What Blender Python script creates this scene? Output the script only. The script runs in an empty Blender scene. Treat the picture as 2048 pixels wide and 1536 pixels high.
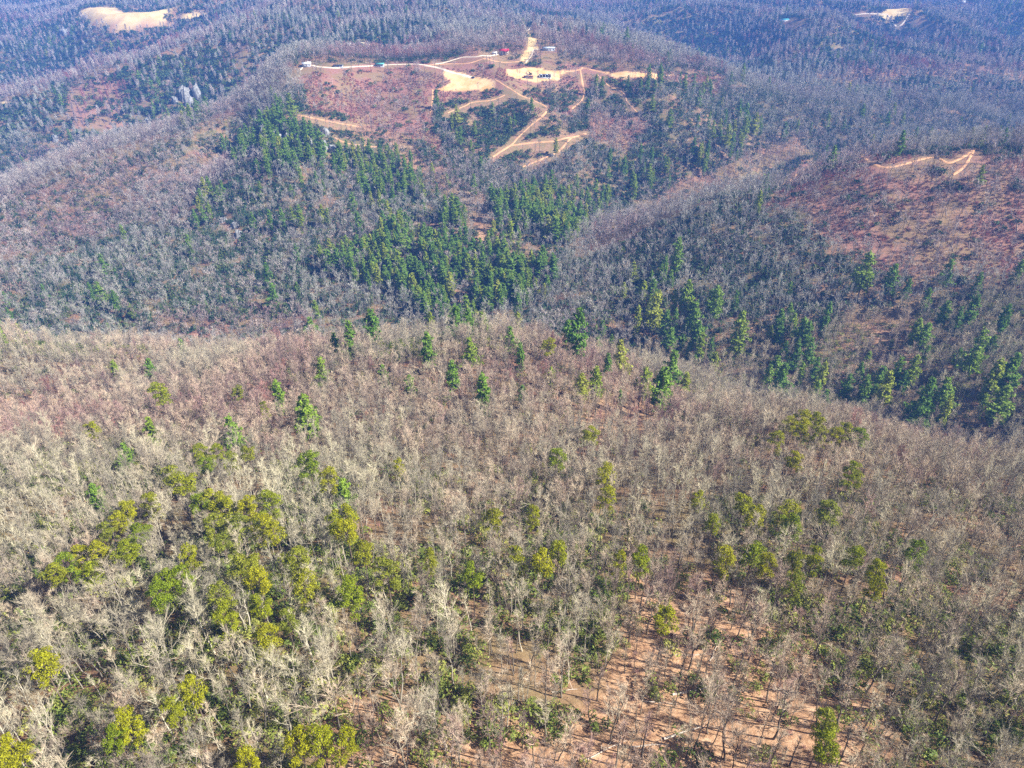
import bpy, math, random
import numpy as np
PI = math.pi
R = math.radians
rng = np.random.default_rng(7)
random.seed(7)
sc = bpy.context.scene
col = sc.collection

# ------------------------------------------------------------------ camera, world, sun
PITCH = R(32.0)
FPX = 1365.0                                        # focal length in pixels of a 2048 wide frame
cam = bpy.data.objects.new('camera', bpy.data.cameras.new('camera'))
col.objects.link(cam)
cam.data.sensor_width = 36.0
cam.data.lens = FPX / 2048 * 36.0
cam.data.clip_start = 1.0
cam.data.clip_end = 20000
cam.location = (0, 0, 0)
cam.rotation_euler = (PI / 2 - PITCH, 0, 0)
sc.camera = cam

SUN_EL, SUN_AZ = R(40), R(106)                      # azimuth clockwise from +y (straight ahead)
world = bpy.data.worlds.new('World')
sc.world = world
world.use_nodes = True
wn = world.node_tree
bg = wn.nodes['Background']
sky = wn.nodes.new('ShaderNodeTexSky')
sky.sky_type = 'NISHITA'
sky.sun_disc = False
sky.sun_elevation = SUN_EL
sky.sun_rotation = SUN_AZ
sky.altitude = 800
wn.links.new(sky.outputs[0], bg.inputs[0])
bg.inputs[1].default_value = 0.05
sun = bpy.data.objects.new('sun', bpy.data.lights.new('sun', 'SUN'))
col.objects.link(sun)
sun.data.energy = 5.0
sun.data.angle = R(0.5)
sun.data.color = (1.0, 0.95, 0.87)
sun.rotation_euler = (PI / 2 - SUN_EL, 0, -SUN_AZ + PI)
sc.view_settings.view_transform = 'Standard'
sc.view_settings.look = 'None'
sc.view_settings.exposure = 1.3
sc.view_settings.gamma = 1.0
cy = sc.cycles
cy.max_bounces = 4; cy.diffuse_bounces = 2; cy.glossy_bounces = 1; cy.transmission_bounces = 2
cy.volume_bounces = 0; cy.transparent_max_bounces = 4
cy.use_denoising = False
cy.caustics_reflective = False; cy.caustics_refractive = False
cy.use_adaptive_sampling = True
cy.adaptive_threshold = 0.02

# ------------------------------------------------------------------ pixel <-> ray helpers (2048 x 1536 photo)
CP, SP = math.cos(PITCH), math.sin(PITCH)
def ray(px, py):
    u = (px - 1024) / FPX; v = (768 - py) / FPX
    return np.array([u, CP + v * SP, -SP + v * CP])
def C_(px, py, Y, dz=0):
    d = ray(px, py); t = Y / d[1]
    bare = (Y >= 890 and 560 < px < 1400) or (px > 1690 and 300 <= py <= 330)
    dz = dz * 2.2 + (0 if bare else 14 * min(max((Y - 90) / 110, 0), 1))   # the photo shows tree tops, the ground is lower
    return (d[0] * t, Y, d[2] * t - dz)
def project(x, y, z):
    f = y * CP - z * SP; up = y * SP + z * CP
    f = np.maximum(f, 1e-3)
    return 1024 + FPX * x / f, 768 - FPX * up / f, f

# ------------------------------------------------------------------ terrain: a thin plate through surveyed points
CTRL = [C_(*a) for a in [
 # near hill, from under the camera down to its crest
 (1024,1536,63),(0,1536,66),(2048,1536,63),(1024,1300,90),(300,1300,90),(1700,1300,91),(2048,1300,93),
 (1024,1000,151),(300,1000,150),(1700,1000,148),(2048,1100,128),(0,1150,124),(0,1000,150),(600,850,205),(1024,850,203),
 (300,850,208),(900,750,262),(600,750,262),(150,820,225),(0,900,182),(80,790,285),(0,800,290),(200,765,300),(270,760,290),
 # second crest on the left and centre
 (0,648,390),(250,658,375),(550,668,350),(800,645,350),(1000,640,350),(1100,665,330),(1200,725,290),
 (400,720,305),
 (120,695,430),(400,700,425),(650,692,420),(850,680,415),(1000,680,410),(1120,700,390),
 # knob on the right
 (1300,850,203),(1400,800,235),(1500,790,238),(1650,795,235),(1750,835,224),(1850,870,210),(2048,890,196),(1200,830,222),
 (1250,760,290),(1350,730,325),(1420,795,300),(1600,802,305),(1780,848,285),(1950,905,262),(2048,925,250),
 # valley floor
 (300,662,470,2),(0,640,470,4),(620,640,465,2),(900,612,490),(1300,690,420),(1500,730,385),(1850,800,320),(2048,850,285),(1100,640,440,2),
 # middle slope
 (0,560,560),(200,600,520),(400,560,545),(700,520,570),(1000,520,560),(1000,450,620),(1000,380,700),(1000,320,780),(1100,260,850),(800,330,770),
 (900,220,900),(700,200,930),(1000,160,980),(600,440,640),(800,440,640),
 (600,132,1000),(850,130,1010),(1060,145,1000),(1200,150,1000),(1330,155,1000),
 (580,200,900),(540,240,850),(480,320,750),(420,410,680),(430,330,830),(300,430,690),(100,500,620),(470,270,900),
 # long light crest on the left
 (600,115,1060),(500,160,1000),(410,240,900),(307,263,880),(171,290,850),(0,366,780),(200,380,750),
 (410,235,1120,12),(171,285,1060,14),(0,358,930,12),(520,150,1200,10),(307,258,1080,12),
 (0,186,1350),(137,150,1400),(273,106,1500),(420,60,1650),(380,190,1230),(200,230,1200),(0,280,1130),
 (137,147,1640,18),(0,182,1570,18),(273,100,1700,16),
 (0,95,1900),(75,70,2000),(150,20,2300),(250,35,1900),(400,20,2200),(0,0,2700),
 (700,60,1400),(700,20,1900),(850,95,1200),(750,118,1150,6),(900,60,1500),(1080,80,1300),(1080,50,1700),(1130,5,2400),
 (1300,50,1800,26),(1420,85,1500,22),(1500,115,1300,14),(1250,90,1400,-4),(1600,60,1700,-8),(1350,20,2300,-6),
 (1700,180,1150),(1700,240,950),(1500,230,950),(1650,110,1400),(1550,40,1900),(1850,40,1900),(1750,70,1650),
 (2048,100,1500),(2048,200,1150),(1950,240,1000),(1350,210,930),(1300,300,820),(1400,260,860),
 # right hand ridge
 (2048,303,620),(1900,308,630),(1700,325,640),(1600,345,640),(1450,370,630),(1350,405,610),(1250,450,590),(1130,500,575),
 (2048,290,820,18),(1700,305,800,18),(1500,325,770,16),(1350,365,730,12),(1230,410,700,6),
 (1700,440,520),(1900,440,500),(2048,440,490),(1900,600,420),(1500,500,510),(1300,560,490),(1500,620,440),(2048,620,390),(1200,600,480),(2048,720,335),
]]
CTRL += [(-200,-100,-100),(200,-100,-105),(-320,90,-128),(330,90,-150),(-600,300,-200),(600,250,-170),(-1000,600,-245),(950,550,-160),
         (-1500,1000,-250),(1600,1000,-190),(-2200,1600,-220),(2300,1600,-180),(-2400,600,-260),(2400,500,-200)]
for gx in range(-4000, 4001, 1000):
    CTRL += [(gx, 3200, -125), (gx, 4600, -60)]
CTRL = np.array(CTRL)
def _phi(d2):
    return 0.5 * d2 * np.log(d2 + 1e-9)
S_ = 1000.0
def fit():
    P = CTRL[:, :2] / S_; n = len(P)
    d2 = ((P[:, None] - P[None]) ** 2).sum(-1)
    A = np.zeros((n + 3, n + 3))
    A[:n, :n] = _phi(d2) + np.eye(n) * 1e-6
    A[:n, n] = 1; A[:n, n + 1:] = P; A[n, :n] = 1; A[n + 1:, :n] = P.T
    return P, np.linalg.solve(A, np.concatenate([CTRL[:, 2], np.zeros(3)]))
_P, _W = fit()
def tps(x, y):
    x = np.asarray(x, float).ravel(); y = np.asarray(y, float).ravel()
    out = np.empty(len(x)); n = len(_P)
    for i in range(0, len(x), 20000):
        q = np.stack([x[i:i+20000], y[i:i+20000]], 1) / S_
        d2 = ((q[:, None] - _P[None]) ** 2).sum(-1)
        out[i:i+20000] = _phi(d2) @ _W[:n] + _W[n] + q @ _W[n + 1:]
    return out
_perm = np.random.default_rng(3).random((256, 256))
def vnoise(x, y):
    x = np.asarray(x, float); y = np.asarray(y, float)
    xi = np.floor(x).astype(int); yi = np.floor(y).astype(int); fx = x - xi; fy = y - yi
    fx = fx * fx * (3 - 2 * fx); fy = fy * fy * (3 - 2 * fy)
    g = lambda a, b: _perm[a % 256, b % 256]
    return (g(xi, yi) * (1 - fx) + g(xi + 1, yi) * fx) * (1 - fy) + (g(xi, yi + 1) * (1 - fx) + g(xi + 1, yi + 1) * fx) * fy
def fbm(x, y, o=3):
    s = 0; a = 0.5
    for k in range(o):
        s = s + a * vnoise(x * 2 ** k + 17 * k, y * 2 ** k + 31 * k); a *= 0.5
    return s / (1 - 0.5 ** o)
def relief(x, y):
    amp = np.clip((y - 200) / 900, 0.06, 1) * 23
    r = 1 - np.abs(2 * fbm(x / 170 + 5 + y / 400, y / 230 - x / 500, 2) - 1)
    far = np.clip((y - 1100) / 900, 0, 1) * 115
    r2 = 1 - np.abs(2 * fbm(x / 420 + 9 + y / 900, y / 520 - x / 900, 2) - 1)
    return amp * (r - 0.7) + (fbm(x / 40, y / 40, 2) - 0.5) * np.clip(y / 400, 0.5, 1) * 5 + far * (r2 - 0.7)
def axis(lo, hi, f0, f1, step, grow, cap):
    a = [f0]
    while a[-1] < f1: a.append(a[-1] + step)
    s = step
    while a[-1] < hi: s = min(s * grow, cap); a.append(a[-1] + s)
    b = []; s = step; v = f0
    while v > lo: s = min(s * grow, cap); v -= s; b.append(v)
    return np.array(b[::-1] + a)
XS = axis(-4200, 4200, -560, 620, 5.0, 1.05, 60)
YS = axis(-160, 4500, 20, 1120, 5.0, 1.03, 60)
GX, GY = np.meshgrid(XS, YS)
GZ = (tps(GX, GY).reshape(GX.shape) + relief(GX, GY))
def hz(x, y):
    x = np.asarray(x, float); y = np.asarray(y, float)
    i = np.clip(np.searchsorted(XS, x) - 1, 0, len(XS) - 2); j = np.clip(np.searchsorted(YS, y) - 1, 0, len(YS) - 2)
    fx = (x - XS[i]) / (XS[i + 1] - XS[i]); fy = (y - YS[j]) / (YS[j + 1] - YS[j])
    return (GZ[j, i] * (1 - fx) + GZ[j, i + 1] * fx) * (1 - fy) + (GZ[j + 1, i] * (1 - fx) + GZ[j + 1, i + 1] * fx) * fy
def trace(px, py, h=0.0):
    """where the sight line of a photo pixel comes within h metres of the ground"""
    d = ray(px, py)
    t = np.geomspace(60, 5200, 1400)
    g = d[2] * t - hz(d[0] * t, d[1] * t) - h
    k = int(np.argmax(g < 0)) if (g < 0).any() else len(t) - 1
    k = max(k, 1)
    f = g[k - 1] / (g[k - 1] - g[k] + 1e-9)
    tt = t[k - 1] + (t[k] - t[k - 1]) * min(max(f, 0), 1)
    x, y = d[0] * tt, d[1] * tt
    return x, y, float(hz(x, y)), tt

# ------------------------------------------------------------------ object helpers
def tag(o, label=None, cat=None, group=None, kind=None):
    if label: o['label'] = label
    if cat: o['category'] = cat
    if group: o['group'] = group
    if kind: o['kind'] = kind
    return o
def empty(name, loc, rz=0, scale=1.0):
    o = bpy.data.objects.new(name, None); col.objects.link(o)
    o.location = loc; o.rotation_euler = (0, 0, rz)
    o.scale = (scale,) * 3 if np.isscalar(scale) else scale
    o.empty_display_size = 0.5
    return o
def link(name, me, parent=None):
    o = bpy.data.objects.new(name, me); col.objects.link(o)
    if parent: o.parent = parent
    return o
class MB:
    """collects faces, builds one mesh"""
    def __init__(s): s.v = []; s.f = []; s.m = []; s.n = 0
    def add(s, v, f, m=0):
        v = np.asarray(v, float).reshape(-1, 3)
        for q in f: s.f.append(tuple(int(i) + s.n for i in q)); s.m.append(m)
        s.v.append(v); s.n += len(v)
    def box(s, c, d, rz=0, m=0):
        dx, dy, dz = d[0] / 2, d[1] / 2, d[2] / 2
        p = np.array([[x, y, z] for z in (-dz, dz) for y in (-dy, dy) for x in (-dx, dx)])
        cs, sn = math.cos(rz), math.sin(rz)
        p = p @ np.array([[cs, sn, 0], [-sn, cs, 0], [0, 0, 1]]) + np.array(c)
        s.add(p, [(0,2,3,1),(4,5,7,6),(0,1,5,4),(2,6,7,3),(0,4,6,2),(1,3,7,5)], m)
    def tube(s, P, Rr, sides=4, m=0):
        P = np.asarray(P, float); n = len(P)
        T = np.gradient(P, axis=0); T /= np.linalg.norm(T, axis=1)[:, None] + 1e-9
        ref = np.array([1, 0, 0.1]) if abs(T[0][0]) < 0.8 else np.array([0, 1, 0.1])
        A = np.cross(T, ref); A /= np.linalg.norm(A, axis=1)[:, None] + 1e-9
        B = np.cross(T, A)
        an = np.arange(sides) * 2 * PI / sides
        V = P[:, None] + np.asarray(Rr)[:, None, None] * (A[:, None] * np.cos(an)[None, :, None] + B[:, None] * np.sin(an)[None, :, None])
        F = [(i*sides+j, i*sides+(j+1)%sides, (i+1)*sides+(j+1)%sides, (i+1)*sides+j) for i in range(n-1) for j in range(sides)]
        s.add(V, F, m)
    def blades(s, S, E, w, m=0):
        """thin tapering twigs from S to E"""
        S = np.asarray(S); E = np.asarray(E); n = len(S)
        if n == 0: return
        D = E - S; Q = np.cross(D, rng.normal(size=(n, 3))); Q /= np.linalg.norm(Q, axis=1)[:, None] + 1e-9
        W = (np.asarray(w) * np.ones(n))[:, None]
        V = np.stack([S - Q * W / 2, S + Q * W / 2, E], 1).reshape(-1, 3)
        s.add(V, np.arange(3 * n).reshape(-1, 3), m)
    def leaves(s, Pc, size, up=0.4, m=0, aspect=0.55, outward=None):
        """small leaf clumps: quads facing mostly outward and up"""
        Pc = np.asarray(Pc); n = len(Pc)
        N = rng.normal(size=(n, 3)) * 0.8
        if outward is not None: N += outward * 0.8
        N[:, 2] += up; N /= np.linalg.norm(N, axis=1)[:, None] + 1e-9
        A = np.cross(N, rng.normal(size=(n, 3))); A /= np.linalg.norm(A, axis=1)[:, None] + 1e-9
        B = np.cross(N, A)
        sz = (np.asarray(size) * rng.uniform(0.6, 1.3, n))[:, None]
        V = np.stack([Pc - A * sz, Pc - B * sz * aspect, Pc + A * sz, Pc + B * sz * aspect], 1).reshape(-1, 3)
        s.add(V, np.arange(4 * n).reshape(-1, 4), m)
    def mesh(s, name, mats, smooth=False):
        me = bpy.data.meshes.new(name)
        V = np.concatenate(s.v) if s.v else np.zeros((0, 3))
        L = np.array([len(f) for f in s.f], dtype=np.int32)
        flat = np.array([i for f in s.f for i in f], dtype=np.int32)
        me.vertices.add(len(V)); me.vertices.foreach_set('co', V.astype(np.float32).ravel())
        me.loops.add(len(flat)); me.loops.foreach_set('vertex_index', flat)
        me.polygons.add(len(L)); me.polygons.foreach_set('loop_start', (np.cumsum(L) - L).astype(np.int32))
        for m in mats: me.materials.append(m)
        me.polygons.foreach_set('material_index', np.array(s.m, dtype=np.int32))
        if smooth: me.polygons.foreach_set('use_smooth', np.ones(len(L), dtype=bool))
        me.update(calc_edges=True)
        return me
    def build(s, name, mats, parent=None, smooth=False):
        return link(name, s.mesh(name, mats if isinstance(mats, (list, tuple)) else [mats], smooth), parent)

# ------------------------------------------------------------------ materials
def newmat(name):
    m = bpy.data.materials.new(name); m.use_nodes = True
    nt = m.node_tree; b = nt.nodes['Principled BSDF']; b.inputs['Roughness'].default_value = 0.85
    b.inputs['Specular IOR Level'].default_value = 0.15
    return m, nt, b
def ramp(nt, src, stops, interp='LINEAR'):
    r = nt.nodes.new('ShaderNodeValToRGB'); r.color_ramp.interpolation = interp
    while len(r.color_ramp.elements) < len(stops): r.color_ramp.elements.new(0.5)
    for e, (p, c) in zip(r.color_ramp.elements, stops): e.position = p; e.color = (*c, 1)
    nt.links.new(src, r.inputs[0]); return r.outputs[0]
def noise(nt, scale, detail=3, rough=0.55, coord='Object'):
    tc = nt.nodes.new('ShaderNodeTexCoord'); n = nt.nodes.new('ShaderNodeTexNoise')
    n.inputs['Scale'].default_value = scale; n.inputs['Detail'].default_value = detail; n.inputs['Roughness'].default_value = rough
    nt.links.new(tc.outputs[coord], n.inputs['Vector']); return n.outputs['Fac']
def mix(nt, f, a, b, mode='MIX'):
    m = nt.nodes.new('ShaderNodeMix'); m.data_type = 'RGBA'; m.blend_type = mode
    for sock, v in ((m.inputs[0], f), (m.inputs[6], a), (m.inputs[7], b)):
        if isinstance(v, (int, float)): sock.default_value = v
        elif isinstance(v, tuple): sock.default_value = (*v, 1)
        else: nt.links.new(v, sock)
    return m.outputs[2]
def attr(nt, name, kind='GEOMETRY'):
    a = nt.nodes.new('ShaderNodeAttribute'); a.attribute_type = kind; a.attribute_name = name
    return a
def orand(nt):
    return nt.nodes.new('ShaderNodeObjectInfo').outputs['Random']

def twig_material(name, fine, dim=1.0):
    m, nt, b = newmat(name)
    t = attr(nt, 'tint', 'INSTANCER').outputs['Fac']
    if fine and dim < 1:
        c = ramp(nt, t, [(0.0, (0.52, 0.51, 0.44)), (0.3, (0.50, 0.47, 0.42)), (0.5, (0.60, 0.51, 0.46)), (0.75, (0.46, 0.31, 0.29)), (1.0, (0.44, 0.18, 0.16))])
    elif fine:
        c = ramp(nt, t, [(0.0, (0.54, 0.49, 0.34)), (0.25, (0.50, 0.44, 0.32)), (0.5, (0.58, 0.45, 0.33)), (0.75, (0.44, 0.28, 0.25)), (1.0, (0.44, 0.17, 0.14))])
    else:
        c = ramp(nt, t, [(0.0, (0.66, 0.60, 0.47)), (0.25, (0.42, 0.37, 0.29)), (0.5, (0.15, 0.125, 0.10)), (1.0, (0.10, 0.08, 0.075))])
        c = mix(nt, noise(nt, 1.3), c, mix(nt, 0.5, c, (0.2, 0.18, 0.14)))
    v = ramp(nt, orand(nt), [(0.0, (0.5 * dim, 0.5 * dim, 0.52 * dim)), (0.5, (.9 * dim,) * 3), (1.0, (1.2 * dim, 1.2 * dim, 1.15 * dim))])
    nt.links.new(mix(nt, 1.0, c, v, 'MULTIPLY'), b.inputs['Base Color'])
    return m
def leaf_material(name, stops, scale=0.7, transl=0.25, var=(0.75, 1.2)):
    m, nt, b = newmat(name)
    c = ramp(nt, orand(nt), stops)
    c2 = mix(nt, 1.0, c, ramp(nt, noise(nt, scale, 2), [(0.3, (var[0],) * 3), (0.7, (var[1],) * 3)]), 'MULTIPLY')
    nt.links.new(c2, b.inputs['Base Color'])
    b.inputs['Roughness'].default_value = 0.6
    tr = nt.nodes.new('ShaderNodeBsdfTranslucent'); nt.links.new(c2, tr.inputs['Color'])
    ms = nt.nodes.new('ShaderNodeMixShader'); ms.inputs[0].default_value = transl
    nt.links.new(b.outputs[0], ms.inputs[1]); nt.links.new(tr.outputs[0], ms.inputs[2])
    nt.links.new(ms.outputs[0], nt.nodes['Material Output'].inputs['Surface'])
    return m
def plain(name, c, rough=0.8, var=0.2, scale=2.0, metal=0.0):
    m, nt, b = newmat(name)
    d = tuple(x * (1 - var) for x in c); e = tuple(min(1, x * (1 + var)) for x in c)
    nt.links.new(ramp(nt, noise(nt, scale, 4), [(0.3, d), (0.7, e)]), b.inputs['Base Color'])
    b.inputs['Roughness'].default_value = rough; b.inputs['Metallic'].default_value = metal
    return m
M = {}
M['limb'] = twig_material('grey_bark', False)
M['twig'] = twig_material('bare_twigs', True)
M['shaded_twig'] = twig_material('shaded_grey_twigs', True, .88)  # greyer, dimmer twig copy: the valley's shade is mixed into the colour
M['shaded_limb'] = twig_material('shaded_grey_bark', False, .75)  # bark copy dimmed likewise, valley shade painted in
M['pine_bark'] = plain('pine_bark', (0.16, 0.12, 0.09))
M['pitch'] = leaf_material('yellow_green_needles', [(0.0, (0.20, 0.27, 0.012)), (0.5, (0.36, 0.35, 0.010)), (1.0, (0.23, 0.26, 0.03))], scale=0.9, var=(.55, 1.25))
M['conifer'] = leaf_material('dark_green_needles', [(0.0, (0.12, 0.24, 0.03)), (0.6, (0.19, 0.31, 0.035)), (0.9, (0.27, 0.34, 0.03)), (1.0, (0.36, 0.38, 0.05))])
M['laurel'] = leaf_material('laurel_leaves', [(0.0, (0.11, 0.16, 0.03)), (0.5, (0.20, 0.25, 0.045)), (1.0, (0.36, 0.36, 0.08))], transl=0.15)
M['shaded_laurel'] = leaf_material('shaded_laurel_leaves', [(0.0, (0.035, 0.08, 0.03)), (0.5, (0.06, 0.11, 0.035)), (1.0, (0.12, 0.16, 0.04))], transl=0.1)  # darkened copy of the laurel leaves, valley shade put into their colour
M['log'] = plain('weathered_wood', (0.48, 0.41, 0.34), var=0.3)
M['rock'] = plain('pale_rock', (0.24, 0.24, 0.23), var=0.6, scale=0.35)

# ------------------------------------------------------------------ zones seen in the photo, as polygons on its ground
def inpoly(px, py, poly):
    r = np.zeros(len(px), bool); n = len(poly); j = n - 1
    for i in range(n):
        xi, yi = poly[i]; xj, yj = poly[j]
        c = ((yi > py) != (yj > py)) & (px < (xj - xi) * (py - yi) / ((yj - yi) or 1e-9) + xi)
        r ^= c; j = i
    return r
def rect(a, b, c, d): return [(a, b), (c, b), (c, d), (a, d)]
# polygon, values: bare trees, conifers, laurel (0..1), tint (0 grey .. 1 red), bare earth
ZONES = [
 (rect(-900, 660, 3000, 2600), dict(bare=1.1, con=0.0, und=0.6, tint=.24, dirt=0)),
 (rect(-900, 640, 1100, 860), dict(bare=1.2, con=0.0, und=0.15, tint=.42, dirt=0)),
 ([(500,690),(1100,690),(1500,800),(1200,900),(500,900)], dict(bare=1.2, con=0.0, und=0.15, tint=.48, dirt=0)),
 ([(1130,830),(1500,790),(1700,805),(1850,870),(2200,900),(2200,960),(1100,960)], dict(bare=1.2, con=0, und=0.1, tint=.33, dirt=0)),
 ([(-200,800),(150,780),(300,770),(100,880),(-200,960)], dict(bare=.55, con=0, und=0.0, tint=.62, dirt=.8)),
 ([(0,900),(600,900),(760,1100),(700,1350),(500,1536),(-300,1700),(-300,900)], dict(bare=1.0, con=0, und=0.9, tint=.12, dirt=0)),
 ([(700,1000),(1300,980),(1400,1150),(1230,1380),(900,1400),(700,1300)], dict(bare=.8, con=0, und=0.85, tint=.3, dirt=.2)),
 ([(1500,1130),(1850,1180),(1900,1350),(1620,1400),(1500,1250)], dict(bare=.7, con=0, und=.95, tint=.35, dirt=.2)),
 ([(1850,1000),(2300,950),(2300,1700),(1850,1536)], dict(bare=1.1, con=0, und=.75, tint=.3, dirt=0)),
 ([(580,1700),(600,1500),(640,1385),(760,1370),(880,1440),(1150,1420),(1240,1300),(1280,1150),(1420,1130),(1560,1300),(1750,1420),(1850,1700)], dict(bare=.72, con=0, und=.25, tint=.48, dirt=1)),
 ([(1130,820),(1250,800),(1370,815),(1330,850),(1180,850)], dict(bare=.4, con=.1, und=0, tint=.6, dirt=.8)),
 # beyond the near crest
 (rect(-900, -400, 3000, 660), dict(bare=1.0, con=0.03, und=0.85, tint=.28, dirt=0)),
 ([(1100,640),(1500,650),(2200,760),(2200,870),(1850,840),(1500,770),(1150,660)], dict(bare=.8, con=.35, und=.7, tint=.4, dirt=.15)),
 ([(-200,560),(640,600),(900,640),(900,690),(-200,690)], dict(bare=.65, con=.05, und=1.0, tint=.35, dirt=0)),
 ([(230,600),(420,590),(640,620),(560,680),(300,680)], dict(bare=.9, con=.0, und=.3, tint=.72, dirt=0)),
 ([(620,480),(740,440),(880,400),(1020,400),(1190,330),(1230,400),(1130,500),(1110,560),(960,650),(870,650),(800,580),(640,560)], dict(bare=.5, con=1.5, und=.7, tint=.35, dirt=.1)),
 ([(1100,340),(1250,320),(1530,240),(1520,300),(1350,370),(1200,440),(1120,420)], dict(bare=.8, con=.5, und=.75, tint=.3, dirt=0)),
 ([(430,300),(560,210),(620,240),(700,300),(830,330),(820,400),(700,420),(560,330),(480,360),(400,460),(370,450)], dict(bare=.5, con=1.0, und=.9, tint=.3, dirt=.05)),
 ([(540,330),(900,340),(900,420),(640,480),(500,480),(450,440)], dict(bare=.8, con=.08, und=.95, tint=.3, dirt=0)),
 ([(440,400),(700,330),(840,400),(740,480),(640,510),(560,430)], dict(bare=.8, con=.22, und=.9, tint=.3, dirt=0)),
 ([(700,300),(840,300),(850,400),(720,410)], dict(bare=.6, con=.9, und=.8, tint=.3, dirt=0)),
 ([(1250,520),(1480,560),(1480,700),(1350,700),(1250,650)], dict(bare=.7, con=.5, und=.8, tint=.3, dirt=.05)),
 # right hand ridge, light crest and dark green face
 ([(1350,500),(1500,400),(1620,420),(1760,560),(1700,650),(1400,600)], dict(bare=.9, con=.01, und=1.0, tint=.3, dirt=0)),
 ([(1590,330),(1700,296),(2200,280),(2200,560),(1900,540),(1760,540),(1600,420),(1520,410)], dict(bare=.55, con=.012, und=.12, tint=.8, dirt=.12)),
 ([(1660,560),(1900,540),(2000,620),(1800,760),(1700,740)], dict(bare=.75, con=.12, und=.55, tint=.5, dirt=.35)),
 ([(1850,560),(2200,540),(2200,780),(1850,700)], dict(bare=1.0, con=.16, und=.8, tint=.25, dirt=0)),
 ([(1130,480),(1250,415),(1350,365),(1480,305),(1600,262),(1620,300),(1500,345),(1400,400),(1250,470),(1150,515)], dict(bare=1.35, con=0, und=.05, tint=.36, dirt=0)),
 ([(100,490),(300,420),(420,460),(640,480),(620,600),(300,640),(150,570)], dict(bare=.8, con=.02, und=1.0, tint=.3, dirt=0)),
 ([(-100,430),(200,335),(420,290),(470,330),(380,430),(200,470),(-100,580)], dict(bare=1.1, con=.0, und=.3, tint=.5, dirt=0)),
 # main hill opposite
 ([(596,128),(850,118),(1130,120),(1460,140),(1420,190),(1180,160),(1140,230),(1080,215),(940,190),(860,190),(870,260),(900,310),(830,270),(700,230),(610,200)], dict(bare=.2, con=.0, und=.06, tint=.9, dirt=.06)),
 ([(870,190),(1000,185),(1180,270),(1160,300),(1060,335),(960,330),(900,280)], dict(bare=.16, con=.06, und=1.0, tint=.5, dirt=.3)),
 ([(1000,165),(1160,165),(1170,210),(1100,215),(1010,190)], dict(bare=.2, con=.0, und=.7, tint=.8, dirt=.2)),
 ([(1180,150),(1290,150),(1400,160),(1500,230),(1480,260),(1330,260),(1200,200)], dict(bare=.55, con=.22, und=1.0, tint=.4, dirt=.05)),
 ([(1180,200),(1300,240),(1260,290),(1160,270)], dict(bare=.9, con=.0, und=.05, tint=.8, dirt=.1)),
 ([(560,225),(640,225),(760,250),(800,300),(640,260),(560,250)], dict(bare=.5, con=.02, und=.6, tint=.5, dirt=.3)),
 ([(640,225),(760,240),(960,390),(1010,470),(980,490),(900,400),(780,300)], dict(bare=.8, con=.04, und=.15, tint=.5, dirt=.25)),
 ([(950,450),(1040,450),(1040,480),(960,500)], dict(bare=.2, con=.2, und=.05, tint=.7, dirt=.8)),
 ([(600,100),(1130,60),(1300,110),(1450,140),(1130,118),(850,114),(600,120)], dict(bare=1.5, con=.005, und=.05, tint=.6, dirt=.15)),
 # far left
 ([(-100,240),(140,170),(270,130),(430,90),(520,130),(420,215),(300,245),(170,270),(-100,360)], dict(bare=.6, con=.06, und=1.0, tint=.3, dirt=0)),
 ([(-100,380),(171,275),(307,248),(410,225),(520,140),(620,105),(620,145),(520,190),(420,260),(300,290),(170,315),(-100,440)], dict(bare=1.4, con=0, und=.05, tint=.38, dirt=0)),
 ([(-100,190),(137,132),(273,90),(420,45),(440,70),(280,120),(140,162),(-100,235)], dict(bare=1.4, con=0, und=.0, tint=.42, dirt=0)),
 ([(-100,120),(80,60),(150,90),(270,85),(130,130),(-100,175)], dict(bare=.55, con=.12, und=1.0, tint=.3, dirt=0)),
 ([(430,60),(600,60),(620,100),(520,135),(440,110)], dict(bare=.9, con=.1, und=.7, tint=.3, dirt=0)),
 # far right
 ([(1230,-20),(1340,-20),(1430,50),(1530,110),(1570,160),(1490,160),(1400,110),(1290,50)], dict(bare=.5, con=.12, und=1.0, tint=.3, dirt=0)),
 ([(1600,75),(1740,65),(1830,115),(1720,150),(1620,135)], dict(bare=.55, con=.10, und=1.0, tint=.3, dirt=0)),
 ([(1560,150),(1700,130),(1850,110),(2150,130),(2150,165),(1850,150),(1700,170)], dict(bare=1.3, con=0, und=.0, tint=.5, dirt=0)),
 ([(250,130),(420,110),(430,200),(400,240),(300,250),(240,200)], dict(bare=.6, con=.5, und=1.0, tint=.3, dirt=.0)),
 ([(60,50),(190,40),(200,90),(60,110)], dict(bare=.5, con=.3, und=.9, tint=.3, dirt=0)),
 ([(-200,30),(70,40),(60,110),(-200,130)], dict(bare=.6, con=.1, und=.9, tint=.3, dirt=0)),
 ([(130,155),(260,150),(240,260),(140,260)], dict(bare=.7, con=.0, und=.1, tint=.75, dirt=.2)),
 ([(1980,-50),(2200,-50),(2200,90),(2000,80)], dict(bare=.4, con=.4, und=.8, tint=.3, dirt=0)),
 ([(1480,175),(1900,170),(1960,240),(1700,260),(1500,250)], dict(bare=.75, con=.03, und=.95, tint=.3, dirt=0)),
 ([(150,20),(300,20),(350,40),(330,50),(250,58),(190,45)], dict(bare=.0, con=.0, und=.0, tint=.5, dirt=1)),
]
KEYS = ('bare', 'con', 'und', 'tint', 'dirt')
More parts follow.
